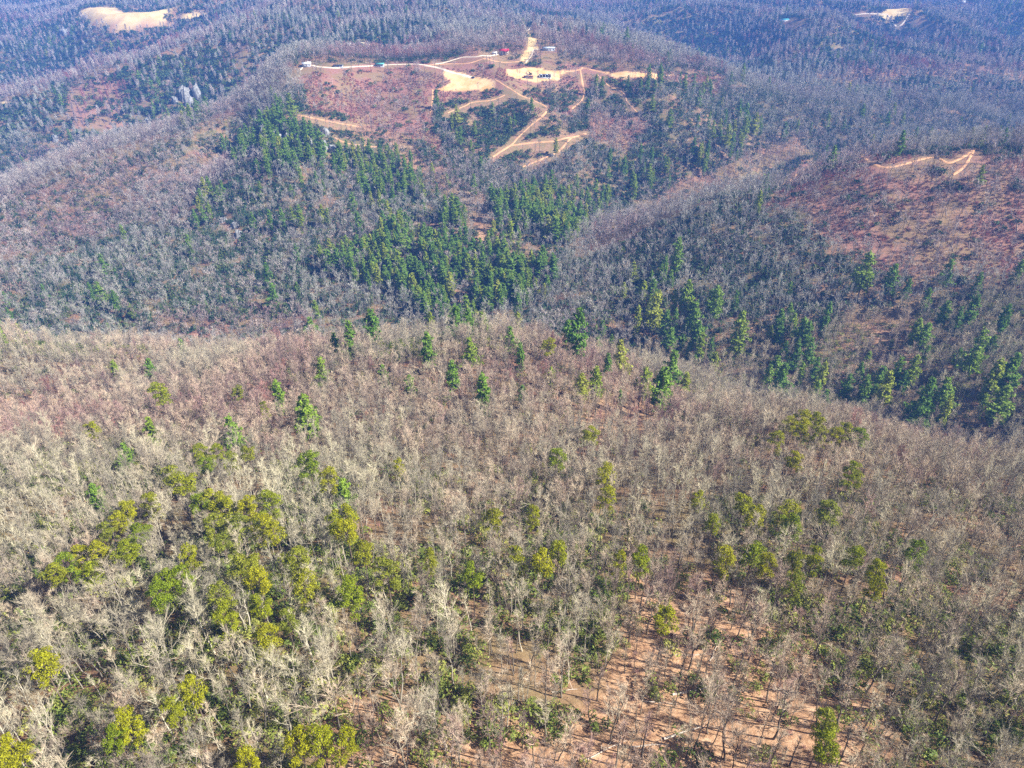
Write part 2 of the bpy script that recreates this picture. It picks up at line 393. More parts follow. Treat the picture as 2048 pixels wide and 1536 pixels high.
def zone(x, y, z, h=8):
    px, py, _ = project(x, y, z + h)
    jit = 14 + 0 * px
    px = px + (fbm(x / 30 + 3, y / 30, 2) - .5) * 90 * np.clip(250 / (y + 60), .15, 1.3)
    py = py + (fbm(x / 30 + 77, y / 30, 2) - .5) * 70 * np.clip(250 / (y + 60), .15, 1.3)
    out = {k: np.full(len(px), v) for k, v in zip(KEYS, (1.0, .02, .3, .35, 0.0))}
    for poly, val in ZONES:
        q = inpoly(px, py, poly)
        for k in KEYS: out[k][q] = val[k]
    hol = np.clip(.55 - relief(x, y) / (8 + 50 * np.clip((y - 1100) / 900, 0, 1)), 0, 1) * np.clip((y - 420) / 200, 0, 1)
    open_ = out['bare'] < .3
    out['und'] = np.where(open_, out['und'], np.clip(out['und'] * (.6 + .9 * hol) + .35 * hol * (y > 1050), 0, 1))
    out['con'] = np.where(open_, out['con'], out['con'] + .012 * (hol > .8) * (y > 1050))
    out['hol'] = hol
    out['brush'] = out['tint'] >= .75
    w = ~out['brush'] & (y > 420)
    out['tint'] = np.where(w, out['tint'] + .2 * (hol - .4) + .15 * np.clip((y - 1100) / 500, 0, 1), out['tint'])
    out['bare'] = np.where(w, out['bare'] * (1.15 - .45 * hol), out['bare'])
    return out

ROCKS = [
 (370, 186, 26, 24, 14, 'big rounded white cliff face in left-hand woods'), (392, 183, 16, 26, 12, 'narrow pale cliff fin right of the big white face'),
 (380, 202, 20, 16, 12, 'lower shaded rock under the big white cliff face'), (350, 198, 14, 12, 10, 'left shoulder rock of the big white cliff'),
 (130, 63, 34, 18, 18, 'flat pale rock on the far upper left knob'), (110, 275, 10, 12, 8, 'small white rock face in far left woods'),
 (295, 243, 12, 14, 9, 'small pale rock streak below the white cliff'), (470, 448, 9, 6, 7, 'low grey boulder group under the spur pines'),
 (478, 466, 10, 8, 8, 'round grey boulder below the spur pines'), (447, 438, 8, 5, 6, 'flat tan ledge among the spur pines'),
 (528, 262, 14, 18, 10, 'dark cliff at the left end of spur'), (552, 276, 14, 20, 10, 'tall grey cliff on the spur, second from left'),
 (576, 280, 13, 17, 10, 'broken grey cliff left of mid spur'), (598, 284, 13, 18, 10, 'pale cliff right at mid spur'),
 (622, 288, 12, 15, 9, 'stepped grey cliff right of mid spur'), (645, 290, 11, 15, 9, 'white edged cliff near right end of spur'),
 (668, 297, 12, 10, 9, 'low rock at the right end of spur'), (650, 262, 12, 8, 9, 'pale boulder on top of the spur below the track'),
 (462, 318, 10, 8, 8, 'white boulder at the foot of spur shade'), (505, 300, 11, 13, 9, 'grey rock below dark end of spur')]
# open ground without trees (pixel outlines traced on the ground)
CLEAR = [
 ([(895,140),(930,148),(985,158),(992,178),(940,182),(872,180),(905,165),(880,148)], 'sand'),
 ([(1010,138),(1060,134),(1095,140),(1130,142),(1120,160),(1060,164),(1018,154)], 'sand'),
 ([(1215,145),(1290,147),(1345,152),(1310,159),(1250,157),(1218,152)], 'sand'),
 ([(155,22),(240,19),(345,33),(330,36),(275,48),(240,54),(185,42),(160,30)], 'field'),
 ([(340,36),(412,22),(416,30),(380,42)], 'field'),
 ([(1055,60),(1075,95),(1052,128),(1040,118),(1058,95),(1048,66)], 'field'),
 ([(1760,34),(1850,22),(1870,12),(1880,20),(1810,38),(1770,42)], 'field'),
 ([(0,206),(25,202),(25,212),(0,214)], 'field'),
 ([(700,1500),(800,1490),(830,1536),(690,1536)], 'none'),
]
CLEARW = [(np.array([trace(*p)[:2] for p in poly]), k) for poly, k in CLEAR]
TRACKS = [  # centre line in the photo, width in metres
 ([(600,140),(614,130),(640,134),(670,136),(700,134),(740,132),(800,129),(856,131)], 4.5, 'gravel'),
 ([(850,131),(890,140),(925,150),(950,156)], 7, 'gravel'),
 ([(870,128),(920,116),(960,112),(998,108)], 4, 'gravel'),
 ([(856,131),(900,128),(940,126),(1000,124),(1050,122)], 3, 'earth'),
 ([(1130,143),(1160,139),(1168,136),(1210,146)], 6, 'earth'),
 ([(1160,141),(1164,165),(1168,185),(1162,202),(1143,218)], 5, 'earth'),
 ([(1195,150),(1215,170),(1245,185),(1255,205),(1275,226)], 4.5, 'earth'),
 ([(990,160),(1010,172),(1040,190),(1065,200),(1093,215),(1085,232),(1060,252),(1035,276),(1022,290),(985,314)], 4.5, 'earth'),
 ([(1022,291),(1070,285),(1110,282),(1140,275),(1172,267)], 4.5, 'earth'),
 ([(1145,273),(1120,300),(1090,315),(1045,334)], 4.5, 'earth'),
 ([(865,180),(864,205),(860,226)], 4.5, 'earth'),
 ([(895,226),(930,212),(945,205),(985,200),(1010,190)], 3, 'earth'),
 ([(575,232),(600,231),(640,239),(680,247),(722,254)], 4, 'earth'),
 ([(670,276),(700,288),(755,294)], 4, 'earth'),
 ([(1000,77),(1035,65),(1060,56),(1085,48),(1092,32),(1086,16)], 4, 'gravel'),
 ([(1092,33),(1135,33),(1175,30)], 3, 'earth'),
 ([(1710,30),(1770,28),(1820,24),(1860,14),(1905,6)], 7, 'gravel'),
 ([(715,84),(750,92),(765,90)], 4, 'gravel'),
 ([(1560,370),(1640,345),(1740,325),(1860,315),(1945,302),(2060,296)], 6, 'earth'),
 ([(1945,303),(1930,330),(1905,350)], 5, 'earth'),
 ([(1050,125),(1062,112),(1068,100),(1085,98)], 5, 'gravel'),
]
def smooth_line(pts, n=12):
    pts = np.array(pts, float); out = []
    for i in range(len(pts) - 1):
        p0 = pts[max(i-1, 0)]; p1 = pts[i]; p2 = pts[i+1]; p3 = pts[min(i+2, len(pts)-1)]
        for t in np.linspace(0, 1, n, endpoint=False):
            out.append(0.5 * ((2*p1) + (-p0+p2)*t + (2*p0-5*p1+4*p2-p3)*t*t + (-p0+3*p1-3*p2+p3)*t**3))
    out.append(pts[-1]); return np.array(out)
TRACKW = []
for pts, w, kind in TRACKS:
    w *= .6
    g = smooth_line([trace(*p)[:2] for p in pts])
    TRACKW.append((g, w, kind))
_tp = np.concatenate([g for g, w, k in TRACKW]); _tw = np.concatenate([np.full(len(g), w) for g, w, k in TRACKW])
def near_track(x, y, extra=3.6):
    out = _near_track(x, y, extra)
    for lo, dy in ((560, 6), (560, 12), (1150, 22), (1150, 34), (1150, 48)):
        k = np.nonzero((y > lo) & ~out)[0]
        out[k] |= _near_track(x[k], y[k] + dy, 2.0)
    return out
def _near_track(x, y, extra):
    out = np.zeros(len(x), bool)
    for i in range(0, len(x), 4000):
        d = np.hypot(x[i:i+4000, None] - _tp[None, :, 0], y[i:i+4000, None] - _tp[None, :, 1])
        out[i:i+4000] = (d < _tw[None] / 2 + extra).any(1)
    return out
_rk = np.array([(*trace(r[0], r[1], r[3] * .4)[:2], r[2]) for r in ROCKS])
_hs = [(*trace(a, b, 2)[:2], r) for a, b, r in [(1008, 104, 11), (989, 107, 6), (1097, 98, 12), (613, 129, 9), (760, 130, 8), (677, 132, 8), (1089, 53, 12), (1074, 57, 12), (1182, 28, 12),
       (1113, 5, 14), (1132, 7, 14), (1569, 38, 15), (1925, 5, 14), (1638, 11, 12), (698, 89, 6), (1833, 35, 12)]]
def cleared(x, y):
    out = np.zeros(len(x), bool)
    for hx, hy, hr in _hs:
        out |= (np.abs(x - hx) < hr) & (y < hy + 9) & (y > hy - hr * (1 + .004 * hy * .4) * 2.2)
    for rx, ry, rw in _rk:
        out |= (np.abs(x - rx) < rw * .5) & (y < ry + 4) & (y > ry - rw * .6 - 13)
    for poly, k in CLEARW: out |= inpoly(x, y, poly)
    return out

# ------------------------------------------------------------------ ground sheet
def build_ground():
    ny, nx = GX.shape
    V = np.stack([GX, GY, GZ], -1).reshape(-1, 3)
    mb = MB(); mb.v = [V]; mb.n = len(V)
    i = np.arange(ny - 1)[:, None] * nx + np.arange(nx - 1)[None]
    F = np.stack([i, i + 1, i + nx + 1, i + nx], -1).reshape(-1, 4)
    me = bpy.data.meshes.new('ground')
    me.vertices.add(len(V)); me.vertices.foreach_set('co', V.astype(np.float32).ravel())
    me.loops.add(F.size); me.loops.foreach_set('vertex_index', F.ravel().astype(np.int32))
    me.polygons.add(len(F)); me.polygons.foreach_set('loop_start', (np.arange(len(F)) * 4).astype(np.int32))
    me.polygons.foreach_set('use_smooth', np.ones(len(F), bool))
    me.update(calc_edges=True)
    z = zone(V[:, 0], V[:, 1], V[:, 2], 2)
    dirt = z['dirt'].copy(); sand = np.zeros(len(V)); field = np.zeros(len(V))
    for poly, k in CLEARW:
        q = inpoly(V[:, 0], V[:, 1], poly)
        if k == 'sand': sand[q] = 1
        if k == 'field': field[q] = 1
    for nm, a in (('dirt', dirt), ('sand', sand), ('field', field), ('red', z['tint']), ('green', z['und'])):
        at = me.attributes.new(nm, 'FLOAT', 'POINT'); at.data.foreach_set('value', a.astype(np.float32))
    m, nt, b = newmat('leaf_litter')
    n1 = noise(nt, 0.55, 8, 0.78); n2 = noise(nt, 0.03, 4)
    lit = ramp(nt, n1, [(0.3, (0.14, 0.08, 0.045)), (0.5, (0.26, 0.15, 0.08)), (0.72, (0.38, 0.24, 0.13))])
    redd = ramp(nt, n1, [(0.3, (0.20, 0.085, 0.07)), (0.7, (0.36, 0.18, 0.14))])
    c = mix(nt, attr(nt, 'red').outputs['Fac'], lit, redd)
    c = mix(nt, mix(nt, 0.5, ramp(nt, n2, [(0.42, (0, 0, 0)), (0.58, (1, 1, 1))]), (0.3, 0.3, 0.3), 'MULTIPLY'), c, (0.20, 0.16, 0.07))
    gm = mix(nt, 1.0, attr(nt, 'green').outputs['Fac'], ramp(nt, noise(nt, 0.12, 4, 0.6), [(0.40, (0, 0, 0)), (0.56, (.75, .75, .75))]), 'MULTIPLY')
    c = mix(nt, gm, c, (0.13, 0.13, 0.05))
    c = mix(nt, attr(nt, 'dirt').outputs['Fac'], c, ramp(nt, n1, [(0.34, (0.16, 0.08, 0.045)), (0.5, (0.46, 0.27, 0.15)), (0.66, (0.64, 0.43, 0.27))]))
    c = mix(nt, attr(nt, 'sand').outputs['Fac'], c, ramp(nt, noise(nt, 0.08, 4), [(0.35, (0.62, 0.34, 0.12)), (0.6, (0.70, 0.47, 0.24))]))
    c = mix(nt, attr(nt, 'field').outputs['Fac'], c, ramp(nt, noise(nt, 0.05, 4), [(0.35, (0.62, 0.43, 0.17)), (0.6, (0.74, 0.56, 0.27))]))
    nt.links.new(c, b.inputs['Base Color'])
    bp = nt.nodes.new('ShaderNodeBump'); bp.inputs['Strength'].default_value = 0.6; bp.inputs['Distance'].default_value = 0.5
    nt.links.new(noise(nt, 1.6, 8, .75), bp.inputs['Height']); nt.links.new(bp.outputs[0], b.inputs['Normal'])
    me.materials.append(m)
    tag(link('ground', me), kind='structure')
build_ground()

def build_tracks():
    mg = plain('pale_gravel', (0.68, 0.56, 0.42), var=0.15, scale=0.3)
    mr = plain('bare_orange_earth', (0.58, 0.32, 0.16), var=0.2, scale=0.2)
    for g, w, kind in TRACKW:
        T = np.gradient(g, axis=0); T /= np.linalg.norm(T, axis=1)[:, None] + 1e-9
        N = np.stack([-T[:, 1], T[:, 0]], 1); mb = MB(); rows = []
        wj = w * (0.6 + 0.8 * fbm(g[:, 0] / 9, g[:, 1] / 9, 2))
        for o in (-0.5, -0.25, 0, 0.25, 0.5):
            q = g + N * wj[:, None] * o
            lift = 0.5 if abs(o) < 0.4 else -0.1
            rows.append(np.column_stack([q, hz(q[:, 0], q[:, 1]) + lift]))
        V = np.stack(rows, 1); n = len(g)
        mb.add(V, [(i*5+j, i*5+j+1, (i+1)*5+j+1, (i+1)*5+j) for i in range(n-1) for j in range(4)])
        tag(mb.build('gravel_road' if kind == 'gravel' else 'dirt_track', mg if kind == 'gravel' else mr, smooth=True), kind='structure')
build_tracks()

# ------------------------------------------------------------------ tree models
def unit(v): return v / (np.linalg.norm(v) + 1e-9)
FORKED = [False] * 8
def bare_model(seed, detail, slim=1.0):
    """detail 2 near, 1 middle, 0 far. Returns trunk MB and crown MB, height about 20 m"""
    global rng
    rng = np.random.default_rng(100 + seed); r = rng
    tr, cr = MB(), MB()
    H = r.uniform(17, 21); lean = r.normal(0, .05, 2)
    nseg = 8 if detail == 2 else (4 if detail == 1 else 2)
    t = np.linspace(0, 1, nseg + 1)
    wob = r.normal(0, .13, (nseg + 1, 2)).cumsum(0) * (1 if detail else .5); wob[0] = 0
    P = np.column_stack([lean[0] * H * t + wob[:, 0], lean[1] * H * t + wob[:, 1], H * .86 * t - 0.6])
    r0 = r.uniform(.14, .23)
    Rr = r0 * (1 - .88 * t) + .02
    tr.tube(P, Rr * (1, 1.25, 1.5)[2 - detail], (6, 4, 3)[2 - detail])
    at = lambda s: np.array([np.interp(s, t, P[:, k]) for k in range(3)])
    spread = r.uniform(2.1, 3.5) * slim; lo = r.uniform(.38, .56)
    if detail < 2 and slim == 1: spread *= 1.2
    if detail == 0:
        n = 120
        s = r.uniform(lo, .98, n); a = r.uniform(0, 2 * PI, n)
        S = np.array([at(q) for q in s])
        L = spread * (1.15 - .75 * ((s - lo) / (1 - lo))) * r.uniform(.5, 1.1, n)
        D = np.column_stack([np.cos(a), np.sin(a), r.uniform(.5, 1.3, n)])
        E = S + D * L[:, None]
        cr.blades(S, E, .14)
        k = 3
        S2 = np.repeat(S + (E - S) * .55, k, 0); E2 = S2 + r.normal(0, 1.0, (n * k, 3)) + [0, 0, 1.0]
        cr.blades(S2, E2, .12)
        return tr, cr
    nl = r.integers(9, 13) if detail == 2 else 7
    subs = 7 if detail == 2 else 5
    tw = 10 if detail == 2 else 9
    tS, tE, sS, sE = [], [], [], []
    ga = r.uniform(0, 6.28)
    fork = seed % 3 == 0
    if fork and detail == 2: FORKED[seed] = True
    for i in range(nl):
        s = lo + (1 - lo) * (i + r.uniform(0, .8)) / nl
        a = ga + i * 2.4 + r.normal(0, .3); o = at(min(s, .99))
        L = spread * (1.25 - .7 * (s - lo) / (1 - lo)) * r.uniform(.75, 1.2)
        up = r.uniform(1.0, 2.2)
        if fork and i < 2: L *= 1.5; up = 1.7
        d = unit(np.array([math.cos(a), math.sin(a), up]))
        m = 5 if detail == 2 else 3
        pts = [o]; dd = d.copy()
        for q in range(m - 1):
            dd = unit(dd + r.normal(0, .22, 3) + [0, 0, .10]); pts.append(pts[-1] + dd * L * 1.35 / (m - 1))
        pts = np.array(pts); rl = r0 * .44 * (1 - .35 * (s - lo))
        if detail == 2: tr.tube(pts, np.linspace(rl, .022, m), 4)
        else: tr.tube(pts, np.linspace(rl * .9, .04, m), 3)
        for j in range(subs):
            f = r.uniform(.25, 1.0) if j else 1.0
            q = f * (m - 1); k = min(int(q), m - 2); p = pts[k] + (pts[k + 1] - pts[k]) * (q - k)
            sd = unit(unit(pts[k + 1] - pts[k]) + r.normal(0, .65, 3) + [0, 0, .35])
            sl = L * r.uniform(.32, .62); e = p + sd * sl
            if detail == 2:
                mid = p + sd * sl * .5 + r.normal(0, .12, 3)
                cr.tube([p, mid, e], [.042, .03, .014], 3)
            else: sS.append(p); sE.append(e)
            for w in range(tw):
                g = r.uniform(.2, 1); b0 = p + (e - p) * g
                td = unit(sd + r.normal(0, .42, 3) + [0, 0, .35])
                tS.append(b0); tE.append(b0 + td * r.uniform(.7, 2.0))
    # leading shoots
    o = P[-1]
    for w in range(14):
        tS.append(o); tE.append(o + unit(np.array([r.normal(0, .5), r.normal(0, .5), 1])) * r.uniform(.8, 2.2))
    if detail == 2: cr.blades(tS, tE, .036)
    else: cr.blades(sS, sE, .12); cr.blades(tS, tE, .085)
    return tr, cr

def pitch_model(seed, tall=1.0):
    """yellow-green pine: bare trunk, domed crown of needle tufts; height about 16 m, crown 6 m wide"""
    global rng
    rng = np.random.default_rng(300 + seed); r = rng
    tr, cr, lm = MB(), MB(), MB()
    H = 18.5; wob = r.normal(0, .12, (6, 2)).cumsum(0); wob[0] = 0
    t = np.linspace(0, 1, 6); P = np.column_stack([wob[:, 0], wob[:, 1], H * .92 * t - .6])
    tr.tube(P, .22 * (1 - .75 * t) + .02, 6)
    n = int(r.integers(17, 24)); pts, outs = [], []
    hb = .62 / tall
    for i in range(n):
        if r.random() < .14: continue
        s = hb + (1 - hb) * ((i + .5) / n) ** .8; a = i * 2.4 + r.normal(0, .4)
        rad = 3.1 * math.sqrt(max(0.02, 1 - ((s - hb - .12) / (1.02 - hb)) ** 2)) * r.uniform(.45, 1.0)
        if i > n - 4: rad *= .5
        c = np.array([math.cos(a) * rad, math.sin(a) * rad, s * H + r.normal(0, .25)])
        o = np.array([np.interp(s * .9, t, P[:, k]) for k in range(3)]); o[2] = min(o[2], c[2] - .5)
        tr.tube([o, (o + c) / 2 + [0, 0, -.15], c], [.07, .05, .03], 3)
        R0 = r.uniform(.95, 1.4); m = 150
        d = r.normal(size=(m, 3)); d /= np.linalg.norm(d, axis=1)[:, None]; d[:, 2] = np.abs(d[:, 2]) * 1.0 - .25
        pts.append(c + d * R0 * r.uniform(.55, 1.05, (m, 1)) * [1.15, 1.15, .75]); outs.append(d)
    cr.leaves(np.concatenate(pts), .25, up=.35, aspect=.45, outward=np.concatenate(outs))
    return tr, cr

def conifer_model(seed, lod=1, slim=1.0):
    """white pine or hemlock: straight trunk, layered spreading branches; height about 24 m"""
    global rng
    rng = np.random.default_rng(500 + seed); r = rng
    tr, cr = MB(), MB()
    H = 24.0; tr.tube([[0, 0, -.8], [0, 0, H * .5], [0, 0, H * .97]], [.34, .2, .03], 6 if lod else 3)
    pts, outs = [], []
    nw = 16 if lod else 9; lo = r.uniform(.16, .3)
    for w in range(nw):
        s = lo + (1 - lo) * (w / nw); z = s * H
        rad = slim * 4.3 * (1 - ((s - lo) / (1.0 - lo)) ** 2.3) * r.uniform(.55, 1.15) + .5
        if w < 3: rad *= .75
        nb = (6 if lod else 5); a0 = r.uniform(0, 6.28)
        for b in range(nb):
            if r.random() < .16: continue
            a = a0 + b * 2 * PI / nb + r.normal(0, .2); L = rad * r.uniform(.5, 1.25)
            m = max(4, int(L * (9 if lod else 4)))
            q = r.uniform(.15, 1, m) ** .7
            ax = np.array([math.cos(a), math.sin(a), .12]); sd = np.array([-math.sin(a), math.cos(a), 0])
            c = np.array([0, 0, z]) + ax * (q * L)[:, None] + sd * (r.normal(0, .26, m) * L * (1.05 - q) ** .5)[:, None]
            c[:, 2] += (.12 if w > nw * .5 else -.12) * q * L + r.normal(0, .3, m)
            pts.append(c); outs.append(np.tile(ax, (m, 1)))
            if lod and b % 2 == 0: tr.tube([[0, 0, z], [ax[0] * L * .8, ax[1] * L * .8, z - .1 * L]], [.06, .02], 3)
    top = np.array([[0, 0, H * .95], [0, 0, H], [.1, 0, H * .98]])
    pts.append(top); outs.append(np.tile([0, 0, 1.], (3, 1)))
    cr.leaves(np.concatenate(pts), .58 if lod else 1.05, up=.8, aspect=.5, outward=np.concatenate(outs) * .4)
    return tr, cr

def shrub_model(seed, lod=1):
    global rng
    rng = np.random.default_rng(700 + seed); r = rng
    mb = MB(); pts, outs = [], []
    for k in range(7):
        c = np.array([r.normal(0, 1.0), r.normal(0, 1.0), r.uniform(.4, 1.5)]); m = 42 if lod else 14
        d = r.normal(size=(m, 3)); d /= np.linalg.norm(d, axis=1)[:, None]; d[:, 2] = np.abs(d[:, 2])
        pts.append(c + d * r.uniform(.6, 1.1)); outs.append(d)
    mb.leaves(np.concatenate(pts), .22 if lod else .42, up=.5, aspect=.5, outward=np.concatenate(outs))
    return mb

def brush_model(seed):
    global rng
    rng = np.random.default_rng(900 + seed); r = rng
    mb = MB(); n = 46
    a = r.uniform(0, 6.28, n); q = r.uniform(0, 1.1, n)
    S0 = np.column_stack([np.cos(a) * q, np.sin(a) * q, np.zeros(n) - .2])
    E0 = S0 + np.column_stack([r.normal(0, .45, n), r.normal(0, .45, n), r.uniform(1.2, 3.0, n)])
    mb.blades(S0, E0, .11)
    M0 = S0 + (E0 - S0) * .5; M1 = np.repeat(M0, 2, 0)
    mb.blades(M1, M1 + np.column_stack([r.normal(0, .6, 2 * n), r.normal(0, .6, 2 * n), r.uniform(.3, 1.2, 2 * n)]), .08)
    return mb
def joined(a, b, name, mats):
    j = MB(); j.v = a.v + b.v; j.n = a.n + b.n
    j.f = list(a.f) + [tuple(i + a.n for i in f) for f in b.f]; j.m = [0] * len(a.f) + [1] * len(b.f)
    return j.mesh(name, mats)
BARE_M = [M['limb'], M['twig']]; PITCH_M = [M['pine_bark'], M['pitch']]; CON_M = [M['pine_bark'], M['conifer']]
BARE = [bare_model(i, 2) for i in range(8)]
BAREMESH = [(a.mesh('trunk', [M['limb']]), b.mesh('crown', [M['twig']])) for a, b in BARE]
PITCHM = [pitch_model(i, 1.0 if i % 2 == 0 else 1.25) for i in range(5)]
PITCHMESH = [(a.mesh('trunk', [M['pine_bark']]), b.mesh('crown', [M['pitch']])) for a, b in PITCHM]
CONM = [conifer_model(i, 1, (1.0, .85, .75, .95, 1.15)[i]) for i in range(5)]
CONMESH = [(a.mesh('trunk', [M['pine_bark']]), b.mesh('crown', [M['conifer']])) for a, b in CONM]
def library(name, meshes):
    c = bpy.data.collections.new(name)
    for i, me in enumerate(meshes):
        c.objects.link(bpy.data.objects.new('%s_model_%02d' % (name, i), me))
    return c
LIB_NEAR = library('near_tree', [joined(a, b, 'near_tree', BARE_M) for a, b in BARE])
VAL_M = [M['shaded_limb'], M['shaded_twig']]
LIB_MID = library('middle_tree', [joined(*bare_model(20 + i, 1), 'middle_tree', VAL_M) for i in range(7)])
LIB_POLE = library('pole_tree', [joined(*bare_model(60 + i, 1, .42), 'pole_tree', BARE_M) for i in range(6)])
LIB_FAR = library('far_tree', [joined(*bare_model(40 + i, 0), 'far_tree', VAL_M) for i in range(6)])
LIB_CON = library('conifer_tree', [joined(a, b, 'conifer_tree', CON_M) for a, b in CONM])
LIB_CONF = library('far_conifer', [joined(*conifer_model(10 + i, 0, .9), 'far_conifer', CON_M) for i in range(4)])
LIB_SHRUB = library('laurel', [shrub_model(i).mesh('laurel', [M['laurel']]) for i in range(5)])
LIB_SHRUBF = library('far_laurel', [shrub_model(10 + i, 0).mesh('far_laurel', [M['shaded_laurel']]) for i in range(4)])
LIB_BRUSH = library('brush', [brush_model(i).mesh('brush', [M['twig']]) for i in range(5)])
rng = np.random.default_rng(11)

def scatter(name, pts, rot, scale, tint, lib, label, cat):
    """one stuff object: instances of the models of lib on its points"""
    n = len(pts); me = bpy.data.meshes.new(name)
    me.vertices.add(n); me.vertices.foreach_set('co', pts.astype(np.float32).ravel())
    nm = len(lib.objects)
    for k, t, v in (('rot', 'FLOAT', rot), ('size', 'FLOAT', scale), ('tint', 'FLOAT', tint), ('pick', 'INT', rng.integers(0, nm, n))):
        a = me.attributes.new(k, t, 'POINT'); a.data.foreach_set('value', np.asarray(v).astype(np.int32 if t == 'INT' else np.float32))
    o = tag(link(name, me), label, cat, kind='stuff')
    ng = bpy.data.node_groups.new(name, 'GeometryNodeTree')
    ng.interface.new_socket('Geometry', in_out='INPUT', socket_type='NodeSocketGeometry')
    ng.interface.new_socket('Geometry', in_out='OUTPUT', socket_type='NodeSocketGeometry')
    N = ng.nodes; L = ng.links
    gi = N.new('NodeGroupInput'); go = N.new('NodeGroupOutput'); ip = N.new('GeometryNodeInstanceOnPoints')
    ci = N.new('GeometryNodeCollectionInfo'); ci.inputs['Collection'].default_value = lib
    ci.inputs['Separate Children'].default_value = True; ci.inputs['Reset Children'].default_value = True
    def na(k, t):
        q = N.new('GeometryNodeInputNamedAttribute'); q.data_type = t; q.inputs['Name'].default_value = k
        return q.outputs['Attribute']
    cx = N.new('ShaderNodeCombineXYZ'); L.new(na('rot', 'FLOAT'), cx.inputs[2])
    L.new(gi.outputs[0], ip.inputs['Points']); L.new(ci.outputs[0], ip.inputs['Instance'])
    ip.inputs['Pick Instance'].default_value = True
    L.new(na('pick', 'INT'), ip.inputs['Instance Index']); L.new(cx.outputs[0], ip.inputs['Rotation']); L.new(na('size', 'FLOAT'), ip.inputs['Scale'])
    L.new(ip.outputs[0], go.inputs[0])
    o.modifiers.new('scatter', 'NODES').node_group = ng
    return o

def frust(x, y, z, mx=260, my=200):
    px, py, f = project(x, y, z)
    return (px > -mx) & (px < 2048 + mx) & (py > -my) & (py < 1536 + my * 1.6) & (f > 30)
def candidates(y0, y1, spacing):
    """jittered grid over the sight wedge between two depths"""
    hw = y1 * .95 + 60
    xs = np.arange(-hw, hw, spacing); ys = np.arange(y0, y1, spacing)
    X, Y = np.meshgrid(xs, ys); X = X.ravel(); Y = Y.ravel()
    X = X + rng.uniform(-.5, .5, len(X)) * spacing; Y = Y + rng.uniform(-.5, .5, len(Y)) * spacing
    Z = hz(X, Y); k = frust(X, Y, Z + 8)
    X, Y, Z = X[k], Y[k], Z[k]
    k = ~cleared(X, Y) & ~near_track(X, Y)
    return X[k], Y[k], Z[k]
def shown(x, y, z, h):
    """is a tree's upper part in sight over the terrain?"""
    px, py, f = project(x, y, z + h)
    ok = (px > -20) & (px < 2068) & (py > -10) & (py < 1560)
    t = np.linspace(.15, .985, 60)
    g = z[:, None] * 0 + (z + h)[:, None] * t - hz(x[:, None] * t, y[:, None] * t)
    return ok & (g > 6).all(1)

# ------------------------------------------------------------------ named trees: pines and conifers one by one
placed = []                                          # crowns other trees keep away from
ORD = ['leftmost', 'second', 'third', 'fourth', 'fifth', 'sixth', 'seventh', 'eighth', 'ninth', 'tenth', 'eleventh', 'twelfth', 'thirteenth', 'fourteenth', 'fifteenth', 'sixteenth']
def tree(name, loc, rz, s, meshes, label, cat, group, tint=None):
    o = empty(name, loc, rz, s); tag(o, label, cat, group)
    for nm, me in zip(('trunk', 'crown'), meshes):
        c = link(nm, me, o)
        if tint is not None: c['tint'] = tint
    return o
def cluster(name, cat, group, look, where, spots, kindm, hc, basew, start):
    spots = sorted(spots)
    for i, (px, py, w) in enumerate(spots):
        s = 1.0
        for _ in range(3):
            x, y, z, t = trace(px, py, hc * s)
            s = float(np.clip(w * t / FPX / basew, .4, 1.5))
        x, y, z, t = trace(px, py, hc * (max(.9, s) if name == 'yellow_pine' else s))
        n = len(spots)
        if n == 1: lab = '%s %s' % (look, where)
        elif i == 0: lab = 'leftmost %s %s' % (look, where)
        elif i == n - 1: lab = 'rightmost %s %s' % (look, where)
        else: lab = '%s from left, %s %s' % (ORD[i], look, where)
        if name == 'yellow_pine': sc3 = (s * .98, s * .98, max(.9, s * 1.0))
        else: sc3 = (s * random.uniform(.95, 1.2), s * random.uniform(.95, 1.2), s * random.uniform(.9, 1.08))
        tree(name, (x, y, z - .1), random.uniform(0, 6.28), sc3, kindm[(start + i * 3) % len(kindm)], lab, cat, group)
        placed.append((x, y, basew * s * .45))
PG = 'yellow-green pines on the near hill'
